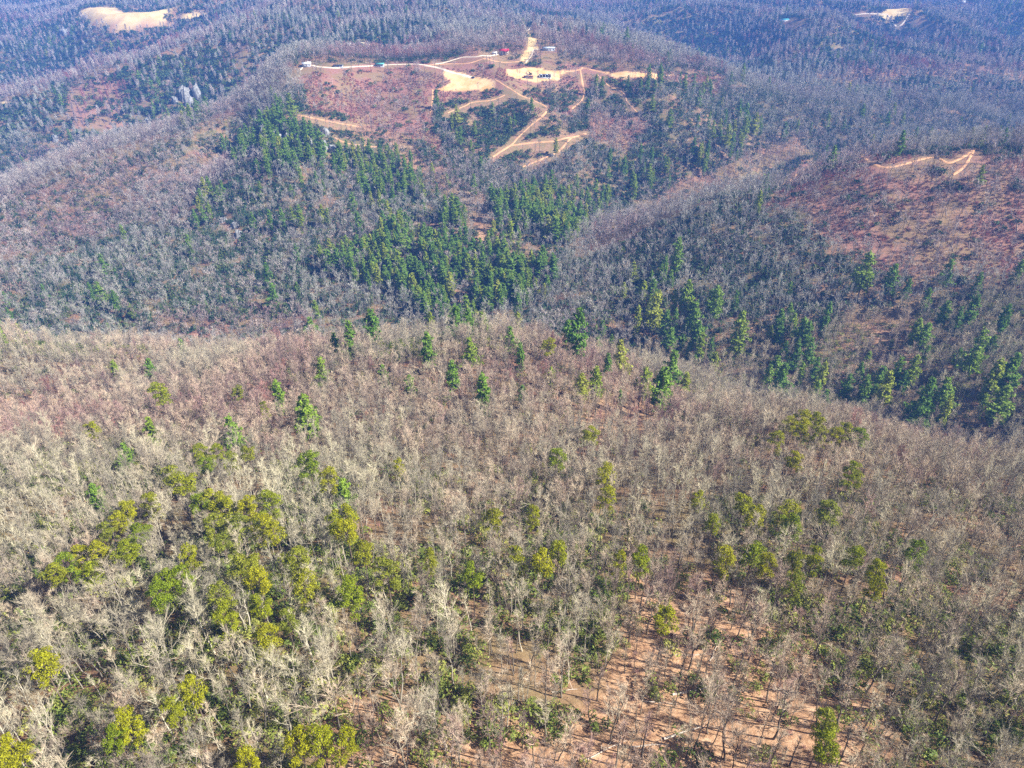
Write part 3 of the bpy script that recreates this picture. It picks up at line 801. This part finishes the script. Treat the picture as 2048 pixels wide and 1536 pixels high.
YP = [
 ('in near-left clump of six', [(200,1105,40),(165,1108,42),(182,1145,46),(128,1128,42),(108,1145,38),(250,1100,46)]),
 ('climbing right of the left clump', [(276,1065,44),(255,1022,40),(236,1042,34),(212,1062,32)]),
 ('in the big left-hand pine grove', [(400,1008,44),(428,998,48),(452,1012,40),(493,1012,40),(540,1000,46),(430,1050,48),(450,1085,44),(525,1048,44),(546,1062,36),(478,1050,36)]),
 ('in a spread row above the grove', [(345,950,44),(372,965,44),(300,1003,32),(412,928,30),(398,905,30),(433,903,28),(461,920,28),(496,905,26)]),
 ('scattered high on left slope', [(318,787,42),(183,857,30),(475,783,22),(528,815,18)]),
 ('above the dark column pine', [(616,922,46),(657,952,36)]),
 ('in vertical column of pines', [(690,1030,46),(692,1062,48),(725,1100,38),(668,1046,34)]),
 ('in loose lower-left grove', [(375,1110,34),(490,1128,56),(516,1160,48),(592,1115,52),(610,1165,46),(330,1162,48),(362,1155,42),(318,1190,44)]),
 ('in string below the loose grove', [(438,1190,44),(450,1228,44),(522,1210,40),(576,1240,36),(532,1276,46)]),
 ('alone among pale trees, far left', [(84,1325,60)]),
 ('in bottom-left grey woods', [(382,1380,48),(345,1420,36),(252,1448,56),(228,1472,40)]),
 ('in the bottom-left picture corner', [(28,1496,56),(12,1530,52)]),
 ('by bottom orange leaf clearing', [(596,1482,54),(640,1478,56),(692,1480,38),(495,1522,42)]),
 ('of the pair left of centre', [(773,1137,50),(698,1180,54)]),
 ('rounded, alone at the centre', [(945,1148,44)]),
 ('of two small ones above centre', [(987,1035,36),(1067,1028,26)]),
 ('in the tight trio right of centre', [(1033,1113,38),(1085,1122,50),(1116,1104,38)]),
 ('standing up the middle slope', [(1113,915,38),(1181,868,32),(1213,945,40)]),
 ('at edge of the orange slope', [(1283,1112,40),(1330,1236,46),(1240,1120,24)]),
 ('in leaning row, right of centre', [(1397,1000,30),(1425,1048,28),(1487,1005,38),(1512,1030,36),(1575,1020,44),(1582,1047,40),(1655,1022,44)]),
 ('beside the knob clump', [(1590,920,32),(1706,940,34),(1712,958,28)]),
 ('in a row of round tops', [(1453,1115,42),(1508,1105,48),(1532,1128,34),(1590,1120,34),(1630,1112,32),(1710,1110,40),(1752,1143,36),(1754,1172,30),(1833,1100,34),(1590,1165,36)]),
 ('by the lower right edge', [(1650,1452,56),(1654,1492,50)]),
 ('of the dark clump on knob', [(1553,877,32),(1578,847,32),(1606,838,36),(1632,836,30),(1640,868,30),(1690,860,34),(1717,872,34),(1600,862,32),(1672,868,24)]),
 ('small, at the left woods centre', [(860,1120,28),(797,932,22),(1215,990,34),(1097,690,30)]),
]
for k, (where, spots) in enumerate(YP):
    cluster('yellow_pine', 'pine tree', PG, 'yellow-green round pine', where, spots, PITCHMESH, 15.5, 6.4, k)
CG = 'green conifers on the near ridge and in the valley'
CO = [
 ('beside the column of pines', [(688,985,46),(252,905,26),(192,990,30),(246,932,24)]),
 ('bright, on left part of near ridge', [(610,822,52),(555,785,38),(465,865,44),(302,857,36)]),
 ('along left crest of the near ridge', [(700,675,36),(643,740,28),(765,747,26),(635,660,22),(365,700,22),(300,735,26),(230,740,24),(820,775,26)]),
 ('in the middle of the near ridge', [(855,695,36),(940,700,30),(905,748,36),(965,780,44),(1045,785,22)]),
 ('at crest above the gully', [(1020,675,26),(1040,710,28),(1102,750,20),(1135,672,32),(1156,668,34),(1195,690,28)]),
 ('in the gully hollow', [(1240,712,32),(1215,730,26),(1192,762,34),(1162,775,30),(1240,795,22),(1290,762,34)]),
 ('of the tall group above knob', [(1325,772,42),(1345,738,36),(1372,762,30)]),
 ('in the tall central valley group', [(1275,640,30),(1310,618,36),(1332,650,30),(1375,588,40),(1388,640,44),(1402,690,30),(1480,662,44),(1432,600,32)]),
 ('on the dark right-hand slope', [(1560,642,28),(1355,508,30),(1655,630,28),(1730,545,42),(1785,555,30),(1620,700,26)]),
 ('along valley behind the knob', [(1565,755,36),(1645,750,36),(1695,770,28),(1730,775,30),(1770,780,36),(1850,800,46),(1890,822,34)]),
 ('at right edge of the valley', [(2005,800,44),(1990,752,46),(2022,742,46),(1955,700,40),(1826,740,30),(1855,592,24),(1945,622,30),(2012,630,30)]),
 ('alone on the logged slope', [(1667,310,22),(1963,345,20)]),
 ('on the far light crest', [(1268,370,22),(1455,270,24),(1490,255,22),(1510,250,22),(1570,258,14),(1595,252,12)]),
 ('by the sandy strip', [(1298,148,16),(1388,160,12),(1310,170,12)]),
 ('among the switchback tracks', [(1063,207,12),(1112,288,14),(1020,245,12),(985,215,10)]),
 ('on the cliff spur', [(580,205,34),(560,235,30),(520,235,34),(540,265,28),(610,260,24),(640,285,24)]),
]
for k, (where, spots) in enumerate(CO):
    cluster('conifer', 'conifer tree', CG, 'green conifer', where, spots, CONMESH, 15, 8.6, k)

# conifers of the wooded zones: the ones that show largest become objects, the rest one mass
X, Y, Z = candidates(230, 1150, 7.0)
zz = zone(X, Y, Z); pl = np.array(placed)
k = (rng.random(len(X)) < zz['con'] * .62) & (fbm(X / 22, Y / 22, 2) > .40)
X, Y, Z = X[k], Y[k], Z[k]
d = np.hypot(X[:, None] - pl[None, :, 0], Y[:, None] - pl[None, :, 1]).min(1); k = d > 5
X, Y, Z = X[k], Y[k], Z[k]
S = rng.uniform(.65, 1.2, len(X)); vis = shown(X, Y, Z, 14)
px, py, f = project(X, Y, Z + 12)
order = np.argsort(-(S / f) * vis)
n_named = sum(len(s) for _, s in CO)
own = order[:max(0, 298 - n_named)]; own = own[vis[own]]
COLS = ['at photo left edge', 'far left', 'well left', 'on the left', 'left of middle', 'near middle left', 'in the middle', 'middle right', 'right of middle', 'on the right', 'well right', 'far right', 'at right edge']
def belt(px, py):
    if px > 1250 and py > 450: return 'dark green conifer among bare valley trees'
    if py > 560: return 'green conifer at foot of valley conifer belt'
    if py > 500: return 'green conifer in lower valley conifer belt'
    if py > 450: return 'green conifer in the mid valley conifer belt'
    if px < 830 and py < 430: return 'dark green pine below the cliffs of the spur'
    if py > 380: return 'green conifer high in valley conifer belt'
    return 'small dark conifer on the far slope below the tracks'
for i in own:
    wide = random.uniform(.8, 1.3)
    lab = ('tall ' if S[i] > 1.0 else ('middling ' if S[i] > .85 else 'short ')) + ('broad ' if wide > 1.12 else ('' if wide > .95 else 'slim ')) + belt(px[i], py[i]) + ', ' + COLS[int(min(max(px[i] / 160, 0), 12))]
    tree('conifer', (X[i], Y[i], Z[i] - .2), random.uniform(0, 6.28), (float(S[i]) * wide, float(S[i]) * wide, float(S[i]) * .95), CONMESH[i % 5], lab, 'conifer tree', lab.replace('conifer', 'conifers', 1))
rest = np.setdiff1d(np.arange(len(X)), own)
CONX, CONY = X, Y
scatter('conifer_woods', np.column_stack([X[rest], Y[rest], Z[rest] - .2]), rng.uniform(0, 6.28, len(rest)), S[rest], np.zeros(len(rest)), LIB_CON,
        'scattered dark conifers mixed into the wooded far slopes', 'conifer woods')
X, Y, Z = candidates(1150, 2900, 17)
zz = zone(X, Y, Z); k = (rng.random(len(X)) < zz['con'] * .45) & (fbm(X / 60, Y / 60, 2) > .38)
X, Y, Z = X[k], Y[k], Z[k]
scatter('far_conifer_woods', np.column_stack([X, Y, Z]), rng.uniform(0, 6.28, len(X)), rng.uniform(.7, 1.2, len(X)), np.zeros(len(X)), LIB_CONF,
        'small dark conifers speckled over the distant hazy hills', 'conifer woods')

# ------------------------------------------------------------------ bare trees
pl = np.array(placed)
def away(X, Y, pad):
    out = np.ones(len(X), bool)
    for i in range(0, len(X), 5000):
        out[i:i+5000] = (np.hypot(X[i:i+5000, None] - pl[None, :, 0], Y[i:i+5000, None] - pl[None, :, 1]) > pad + pl[None, :, 2] * .7).all(1)
    return out
def tints(base, X, Y):
    t = base + (fbm(X / 55 + 9, Y / 55, 2) - .5) * (.55 + .5 * (Y > 1100)) + rng.normal(0, .10, len(X))
    t = np.where(rng.random(len(X)) < .025, t + .35, t)
    return np.clip(t, 0, 1)
X, Y, Z = candidates(25, 430, 3.55)
zz = zone(X, Y, Z)
k = (rng.random(len(X)) < .80 * zz['bare']) & away(X, Y, 1.3) & away(X, Y + 2.5, .3)
X, Y, Z = X[k], Y[k], Z[k]; T = tints(zz['tint'][k], X, Y)
S = np.clip(rng.lognormal(-.42, .26, len(X)), .32, .95); PICK = rng.integers(0, 8, len(X)); ROT = rng.uniform(0, 6.28, len(X))
px, py, f = project(X, Y, Z + 10 * S)
inside = (px > -30) & (px < 2078) & (py > 300) & (py < 1590)
big = np.argsort(-np.where(inside, S / f, 0))[:298]
LOOK = {0: 'pale grey bare tree', 1: 'brownish bare tree', 2: 'pinkish bare tree'}
def column(px):
    return ('at far left edge', 'on the left', 'left of centre', 'near the centre', 'right of centre', 'on the right', 'at far right edge')[int(min(max(px / 293, 0), 6))]
def where(px, py):
    v = 'in the bottom row' if py > 1440 else ('low down' if py > 1330 else ('in lower rows' if py > 1230 else ('in middle rows' if py > 1130 else 'in upper rows')))
    return '%s %s of near woods' % (v, column(px))
pines = [(o.location.x, o.location.y, o['label']) for o in col.objects if o.get('group') == PG]
taken = set()
for i in big:
    lk = LOOK[0 if T[i] < .25 else (1 if T[i] < .5 else 2)]
    sz = 'tall' if S[i] > .85 else ('middling' if S[i] > .72 else 'short')
    w = where(px[i], py[i])
    stem_ = 'forked ' if FORKED[PICK[i]] else ''
    lab = '%s %s%s %s' % (sz, stem_, lk, w); g = 'bare trees %s' % w
    dd = sorted((math.hypot(X[i] - a, Y[i] - b), l) for a, b, l in pines)[0]
    if dd[0] < 6.5 and dd[1] not in taken and len((lk + ' beside ' + dd[1]).replace('-', ' ').split()) <= 16:
        taken.add(dd[1]); lab = '%s beside %s' % (lk, dd[1])
    if len(lab.replace('-', ' ').split()) > 16: lab = lab.replace(' of near woods', '').replace('middling ', '')
    tree('bare_tree', (X[i], Y[i], Z[i]), float(ROT[i]), float(S[i]), BAREMESH[PICK[i]], lab, 'bare tree', g, tint=float(T[i]))
rest = np.setdiff1d(np.arange(len(X)), big)
scatter('bare_woods', np.column_stack([X, Y, Z])[rest], ROT[rest], S[rest], T[rest], LIB_NEAR, 'leafless grey and pinkish woods covering the near hill', 'bare woods')
# thin saplings under them
X, Y, Z = candidates(25, 330, 3.8); zz = zone(X, Y, Z); k = (rng.random(len(X)) < .45) & away(X, Y, .5)
X, Y, Z = X[k], Y[k], Z[k]; T = tints(zz['tint'][k], X, Y)
scatter('sapling_undergrowth', np.column_stack([X, Y, Z]), rng.uniform(0, 6.28, len(X)), rng.uniform(.35, .75, len(X)), T, LIB_POLE, 'thin leafless saplings under the near trees', 'saplings')

X, Y, Z = candidates(25, 330, 2.8); zz = zone(X, Y, Z, 1)
k = (rng.random(len(X)) < .12 + .3 * zz['dirt'])
X, Y, Z = X[k], Y[k], Z[k]
scatter('leaf_slope_brush', np.column_stack([X, Y, Z]), rng.uniform(0, 6.28, len(X)), rng.uniform(.2, .6, len(X)), rng.uniform(.45, .85, len(X)), LIB_BRUSH, 'low brown twigs and brush on the leafy ground', 'brush')

X, Y, Z = candidates(430, 1150, 5.2); zz = zone(X, Y, Z)
k = (rng.random(len(X)) < .86 * zz['bare'])
X, Y, Z = X[k], Y[k], Z[k]; T = tints(zz['tint'][k], X, Y)
BR = zz['brush'][k]; T = np.where(BR, .48 + .1 * rng.random(len(X)), T)
SZ = np.clip(rng.lognormal(-.2, .24, len(X)), .4, 1.1); SZ = np.where(BR, np.maximum(SZ, .75), SZ)
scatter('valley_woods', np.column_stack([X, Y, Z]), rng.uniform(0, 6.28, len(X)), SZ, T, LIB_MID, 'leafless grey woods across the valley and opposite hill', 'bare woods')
X, Y, Z = candidates(1150, 3300, 11); zz = zone(X, Y, Z)
k = (rng.random(len(X)) < .88 * zz['bare'])
X, Y, Z = X[k], Y[k], Z[k]; T = tints(zz['tint'][k], X, Y)
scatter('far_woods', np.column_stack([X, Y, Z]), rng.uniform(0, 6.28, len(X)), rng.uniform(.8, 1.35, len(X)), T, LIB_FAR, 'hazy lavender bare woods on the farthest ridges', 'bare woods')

# brush regrowing on the cleared slopes
X, Y, Z = candidates(380, 1150, 2.7); zz = zone(X, Y, Z)
k = (zz['brush'] | (zz['bare'] < .2)) & (rng.random(len(X)) < .85) & (fbm(X / 12, Y / 12, 2) > .34)
X, Y, Z = X[k], Y[k], Z[k]; T = tints(zz['tint'][k], X, Y)
scatter('clearing_brush', np.column_stack([X, Y, Z - .3]), rng.uniform(0, 6.28, len(X)), rng.uniform(.6, 1.25, len(X)), np.clip(T, .62, 1), LIB_BRUSH, 'reddish leafless brush regrowing on the cut slopes', 'brush')

# laurel undergrowth
def laurel(y0, y1, sp, amt, thr, lib, name, label, smin, smax):
    X, Y, Z = candidates(y0, y1, sp); zz = zone(X, Y, Z)
    g = fbm(X / 16 + 40, Y / 16, 3)
    k = (rng.random(len(X)) < amt * zz['und']) & (g > thr)
    X, Y, Z = X[k], Y[k], Z[k]
    scatter(name, np.column_stack([X, Y, Z - .1]), rng.uniform(0, 6.28, len(X)), rng.uniform(smin, smax, len(X)), np.zeros(len(X)), lib, label, 'undergrowth')
laurel(25, 430, 2.5, 1.0, .37, LIB_SHRUB, 'laurel_undergrowth', 'green laurel thickets under the near bare trees', .5, 1.6)
laurel(430, 1150, 4.4, 1.0, .33, LIB_SHRUBF, 'valley_laurel_undergrowth', 'shade-darkened laurel thickets on the slopes over the valley', 1.1, 2.4)
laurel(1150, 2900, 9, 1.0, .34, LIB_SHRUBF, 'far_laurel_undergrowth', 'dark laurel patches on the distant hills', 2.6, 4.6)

# ------------------------------------------------------------------ buildings, vehicles, logs, rock
WALL = {k: plain('wall_' + k, c, var=0.08, scale=1.0) for k, c in dict(white=(.75, .74, .72), tan=(.50, .40, .30), grey=(.40, .42, .45), brown=(.22, .14, .10), block=(.55, .55, .53)).items()}
ROOF = {k: plain('roof_' + k, c, rough=.5, var=0.1, scale=.6) for k, c in dict(red=(.55, .04, .07), steel=(.55, .62, .68), white=(.80, .82, .80), green=(.10, .35, .30), teal=(.08, .42, .48), dark=(.07, .08, .11), blue=(.32, .42, .52), rust=(.30, .12, .09)).items()}
DARK = plain('dark_glass', (.03, .035, .05), rough=.2, var=.1)
RUBBER = plain('black_rubber', (.025, .025, .025))
def house(px, py, L, W, H, rz, wall, roof, label, pitch=.35, porch=None, chimney=False, cat='house'):
    x, y, z, t = trace(px, py, H * .5)
    o = tag(empty('house', (x, y, z), R(rz)), label, cat)
    base = -2.5
    w = MB(); w.box((0, 0, (H + base) / 2), (L, W, H - base)); h = W / 2 * pitch
    w.add([(-L/2, -W/2, H), (-L/2, W/2, H), (-L/2, 0, H + h), (L/2, -W/2, H), (L/2, W/2, H), (L/2, 0, H + h)], [(0, 1, 2), (3, 5, 4)])
    w.build('wall', WALL[wall], o)
    r_ = MB(); ov = .6; th = .18; a = W / 2 + ov; zl = H - ov * pitch
    for sy in (-1, 1):
        p = [(-L/2-ov, 0, H+h), (L/2+ov, 0, H+h), (L/2+ov, sy*a, zl), (-L/2-ov, sy*a, zl)]
        q = [(u, v, k + th) for u, v, k in p]
        r_.add(p + q, [(0,1,2,3), (4,7,6,5), (0,4,5,1), (1,5,6,2), (2,6,7,3), (3,7,4,0)])
    ro = r_.build('roof', ROOF[roof], o)
    if chimney:
        c = MB(); c.box((L * .2, W * .15, H + h + .2), (.9, .9, 1.8)); c.build('chimney', WALL['block'], ro)
    n = max(2, int(L / 3.6))
    for k in range(n):
        xx = -L / 2 + (k + .5) * L / n
        if k == n // 2:
            d = MB(); d.box((xx, -W/2 - .04, 1.05), (1.1, .1, 2.1)); d.build('door', WALL['brown'], o)
        else:
            f = MB(); f.box((xx, -W/2 - .05, 1.6), (1.5, .12, 1.3)); fo = f.build('window', WALL['white'], o)
            g = MB(); g.box((xx, -W/2 - .09, 1.6), (1.2, .12, 1.0)); g.build('pane', DARK, fo)
    for sx in (-1, 1):
        f = MB(); f.box((sx * (L/2 + .04), 0, 1.6), (.1, 1.3, 1.2)); f.build('window', DARK, o)
    if porch:
        p = MB(); p.box((L/2 * porch * .2, -W/2 - 1.4, H * .82), (L * .6, 2.6, .15)); p.build('porch_roof', ROOF[roof], o)
        for k in (-1, 0, 1):
            p = MB(); p.box((L/2 * porch * .2 + k * L * .28, -W/2 - 2.5, H * .4), (.2, .2, H * .8)); p.build('post', WALL['white'], o)
    return o
house(1008, 104, 13, 9, 4.8, 4, 'tan', 'red', 'house with bright red metal roof beside the ridge drive', porch=1, chimney=True)
house(989, 107, 6, 5, 2.6, 2, 'white', 'white', 'small pale garage just left of the red roofed house', cat='garage')
house(1097, 98, 17, 9, 3.2, 6, 'grey', 'steel', 'long low house with pale blue-grey metal roof above the sand', pitch=.3)
house(613, 129, 11, 8, 3.4, 15, 'grey', 'white', 'house with white roof at the left end of the ridge road', chimney=True)
house(760, 130, 11, 6, 3.2, -2, 'grey', 'green', 'cabin with green roof behind the row of ridge trees', cat='cabin')
house(677, 132, 12, 4, 2.8, 0, 'grey', 'dark', 'dark roofed trailer home behind the ridge road', pitch=.15, cat='trailer home')
house(1089, 53, 14, 10, 4, -35, 'grey', 'blue', 'house with blue-grey roof at the bend of the upper drive', chimney=True)
house(1074, 57, 18, 7, 3, 8, 'white', 'steel', 'long pale roofed house left of the blue-grey house')
house(1182, 28, 13, 8, 3.5, -25, 'tan', 'white', 'tan house with white roof in woods right of upper drive')
house(1113, 5, 13, 9, 4, 12, 'tan', 'steel', 'pale roofed house nearest the top edge above the drive')
house(1132, 7, 16, 8, 3.4, 0, 'white', 'rust', 'reddish roofed house beside the pale house at top edge')
house(1569, 41, 17, 9, 4.5, 3, 'white', 'teal', 'building with bright teal roof alone in hazy woods', pitch=.3)
house(1570, 34, 19, 10, 6, 3, 'brown', 'dark', 'dark roofed building right behind the teal roof', pitch=.5)
house(1925, 5, 16, 11, 6, 20, 'white', 'white', 'white building at the end of the pale road, top right')
house(1638, 11, 14, 8, 3.5, 0, 'tan', 'rust', 'pinkish roofed house near the top edge, left of pale road')
house(698, 89, 7, 5, 3, 30, 'white', 'white', 'tiny white shed in the woods behind the ridge', cat='shed')
house(1833, 35, 12, 8, 3.5, 10, 'grey', 'dark', 'dark roofed house below the pale road, top right')
house(1057, 154, 12, 4.5, 2.8, 3, 'brown', 'rust', 'long rust-red shed on the white edge of sandy yard', pitch=.12, cat='shed')
def unfinished(px, py):
    x, y, z, t = trace(px, py, 1.5)
    o = tag(empty('unfinished_building', (x, y, z), R(4)), 'half-built low structure with a row of dark openings in sandy yard', 'unfinished building')
    f = MB(); f.box((0, 0, -1), (16, 8, 2.6)); f.build('slab', WALL['block'], o)
    for k in range(5):
        w = MB(); w.box((-7.6 + k * 3.8, 0, 1.8), (.5, 7, 3.0)); w.build('partition', WALL['white'], o)
    for k in range(4):
        w = MB(); w.box((-5.7 + k * 3.8, 3.2, 1.8), (3.3, .3, 3.0)); w.build('back_wall', ROOF['dark'], o)
        w = MB(); w.box((-5.7 + k * 3.8, 0, 3.45), (3.5, 6.6, .2)); w.build('roof_panel', ROOF['dark'] if k % 2 else ROOF['blue'], o)
unfinished(1090, 152)
def car(px, py, rz, label, color):
    x, y, z, t = trace(px, py, 1); o = tag(empty('parked_car', (x, y, z + .4), R(rz)), label, 'car')
    m = plain('car_paint', color, rough=.3, var=.05)
    b = MB(); b.box((0, 0, .75), (4.7, 1.85, .7)); b.build('body', m, o)
    c = MB(); c.add([(-1.5,-.85,1.1),(1.3,-.85,1.1),(1.3,.85,1.1),(-1.5,.85,1.1),(-1.1,-.7,1.7),(.7,-.7,1.7),(.7,.7,1.7),(-1.1,.7,1.7)], [(0,1,5,4),(1,2,6,5),(2,3,7,6),(3,0,4,7),(4,5,6,7)]); c.build('cabin', DARK, o)
    for sx in (-1.45, 1.45):
        for sy in (-.9, .9):
            w = MB(); an = np.arange(12) * PI / 6
            V = [(sx + .35 * math.cos(q), sy + e, .35 + .35 * math.sin(q)) for e in (-.11, .11) for q in an]
            w.add(V, [(k, (k+1) % 12, (k+1) % 12 + 12, k + 12) for k in range(12)] + [tuple(range(12))[::-1], tuple(range(12, 24))]); w.build('wheel', RUBBER, o)
car(946, 155, -25, 'small dark car on the pale ridge drive', (.04, .045, .06))
car(1003, 110, 10, 'dark car parked in front of the red roofed house', (.05, .05, .07))
def digger(px, py, rz):
    x, y, z, t = trace(px, py, 1.5); o = tag(empty('excavator', (x, y, z + .1), R(rz)), 'dark excavator standing on the sandy yard', 'excavator')
    ye = plain('machine_paint', (.16, .11, .03), var=.2)
    for sy in (-1.2, 1.2):
        b = MB(); b.box((0, sy, .5), (4.2, .6, .9)); b.build('track', RUBBER, o)
    b = MB(); b.box((-.3, 0, 1.6), (3.4, 2.5, 1.3)); b.build('body', ye, o)
    b = MB(); b.box((.9, .6, 2.6), (1.5, 1.1, 1.5)); b.build('cab', DARK, o)
    b = MB(); b.tube([(1.4, -.3, 2), (3.6, -.3, 4.6), (5.6, -.3, 3.6)], [.3, .28, .2], 4); b.tube([(5.6, -.3, 3.6), (6.0, -.3, 1.4)], [.2, .15], 4); b.build('boom', ye, o)
    b = MB(); b.box((6.0, -.3, .9), (1.0, 1.1, .9)); b.build('bucket', RUBBER, o)
digger(1061, 147, 160)

def log(px, py, L, ang, label, group, r0=.22, mat=None):
    x, y, z, t = trace(px, py, .2); rg = random.Random(int(px * 7 + py))
    n = 6; P = []
    for k in range(n):
        q = (k / (n - 1) - .5) * L; xx = x + math.cos(ang) * q + rg.uniform(-.12, .12); yy = y + math.sin(ang) * q + rg.uniform(-.12, .12)
        P.append((xx - x, yy - y, float(hz(xx, yy)) - z + r0 * .8))
    m = MB(); m.tube(P, np.linspace(r0, r0 * .4, n), 7)
    for k in range(5):
        i = rg.randint(2, n - 1); b = np.array(P[i])
        m.tube([b, b + np.array([rg.uniform(-1, 1), rg.uniform(-1, 1), rg.uniform(.2, .9)]) * rg.uniform(.8, 2.4)], [.07, .02], 3)
    o = tag(m.build('fallen_log', mat or M['log']), label, 'fallen log', group); o.location = (x, y, z)
for k, (px, py, L, a, lab) in enumerate([
 (1382, 1309, 9, .05, 'thin pale fallen log highest on the orange leaf slope'), (1402, 1378, 12, .25, 'long white fallen log in middle of the orange leaf slope'),
 (1365, 1465, 8, .35, 'short thick white fallen log low on the orange slope'), (1320, 1405, 6, -.1, 'small pale log left of the long white one'),
 (1300, 1490, 7, .1, 'pale log near bottom edge of the orange slope'), (1735, 1395, 10, -.6, 'grey fallen log crossing others beside right-hand brush'),
 (1760, 1410, 11, .5, 'brown fallen log in the crossed pile at lower right'), (1700, 1370, 9, -.8, 'slanting pale fallen log above the crossed pile'),
 (1560, 1210, 8, .4, 'grey log among the bright green laurel'), (1440, 1190, 7, .15, 'short brownish fallen log above the orange slope'),
 (985, 1440, 6, .3, 'pale fallen log by the bottom leaf clearing'), (1430, 1300, 7, 1.0, 'fallen log pointing uphill on the orange slope'),
 (1130, 1380, 5, .2, 'small pale log between the two leaf clearings'), (1210, 1500, 9, .5, 'grey fallen log at the bottom centre')]):
    log(px, py, L, a, lab, 'logs lying on the near hill', r0=.24 if k in (1, 2) else .14)
rgl = random.Random(5)
SLASH = [(rgl.uniform(1600, 2040), rgl.uniform(325, 560)) for _ in range(150)]
pal, drk = plain('bleached_log', (.46, .36, .30)), plain('dark_log', (.14, .09, .08))
k = 0
for (px, py) in SLASH:
    if py > 330 + (px - 1600) * .05 and px > 1600 + max(0, py - 420) * 1.1 and k < 80:
        k += 1; dk = k % 3 == 0
        row = 'upper' if py < 390 else ('middle' if py < 460 else 'lower'); c = 'left' if px < 1760 else ('centre' if px < 1900 else 'right')
        log(px, py, rgl.uniform(5, 12), rgl.uniform(0, PI), '%s log among slash on %s %s of the logged slope' % ('dark' if dk else 'bleached', row, c), 'logs left on the logged slope', r0=.24, mat=drk if dk else pal)

def rock(px, py, w, h, d, seed, label, group, tilt=0.2):
    global rng
    rng = np.random.default_rng(seed); x, y, z, t = trace(px, py, h * .4)
    n, k = 22, 14; V = []
    for j in range(k + 1):
        th = PI * j / k
        for i in range(n):
            ph = 2 * PI * i / n; dx, dy, dz = math.sin(th) * math.cos(ph), math.sin(th) * math.sin(ph), math.cos(th)
            g = .62 + .55 * float(fbm(np.array([dx * 2.3 + seed * 3.1 + dz]), np.array([dy * 2.3 + dz * 2.7 + seed]), 3)[0])
            s = .5 / max(abs(dx), abs(dy), abs(dz)) * .45 + .55 * .62          # blocky
            g *= 1 + .28 * (abs(math.sin(ph * 4 + seed)) - .5) + .12 * math.sin(ph * 9 + seed * 2)
            zz_ = dz * s * g; zz_ = round(zz_ * 7) / 7 * .6 + zz_ * .4          # ledges
            V.append((dx * s * g * w * (1 - tilt * dz), dy * s * g * d, zz_ * h * 1.5))
    F = [(j*n+i, (j+1)*n+i, (j+1)*n+(i+1)%n, j*n+(i+1)%n) for j in range(k) for i in range(n)]
    V = np.array(V) * [.9, .9, .9]
    m = MB(); m.add(V, F); o = tag(m.build('rock_outcrop', M['rock']), label, 'rock outcrop', group)
    o.location = (x, y, z); o.rotation_euler = (0, 0, seed * 1.3)
CL = 'pale cliff outcrops on the wooded hills'
for i, (px, py, w, h, d, lab) in enumerate(ROCKS):
    rock(px, py, w, h, d, i + 1, lab, CL)


# ------------------------------------------------------------------ haze
def haze():
    mb = MB(); mb.box((0, 2150, -160), (9400, 5200, 370))
    m = bpy.data.materials.new('haze'); m.use_nodes = True; nt = m.node_tree; nt.nodes.clear()
    o = nt.nodes.new('ShaderNodeOutputMaterial'); v = nt.nodes.new('ShaderNodeVolumePrincipled')
    v.inputs['Color'].default_value = (0.13, 0.33, 1.0, 1); v.inputs['Density'].default_value = 0.00022; v.inputs['Anisotropy'].default_value = 0.0
    nt.links.new(v.outputs[0], o.inputs['Volume'])
    tag(mb.build('haze', m), 'thin blue haze filling the air over the hills', 'haze', kind='stuff')
haze()
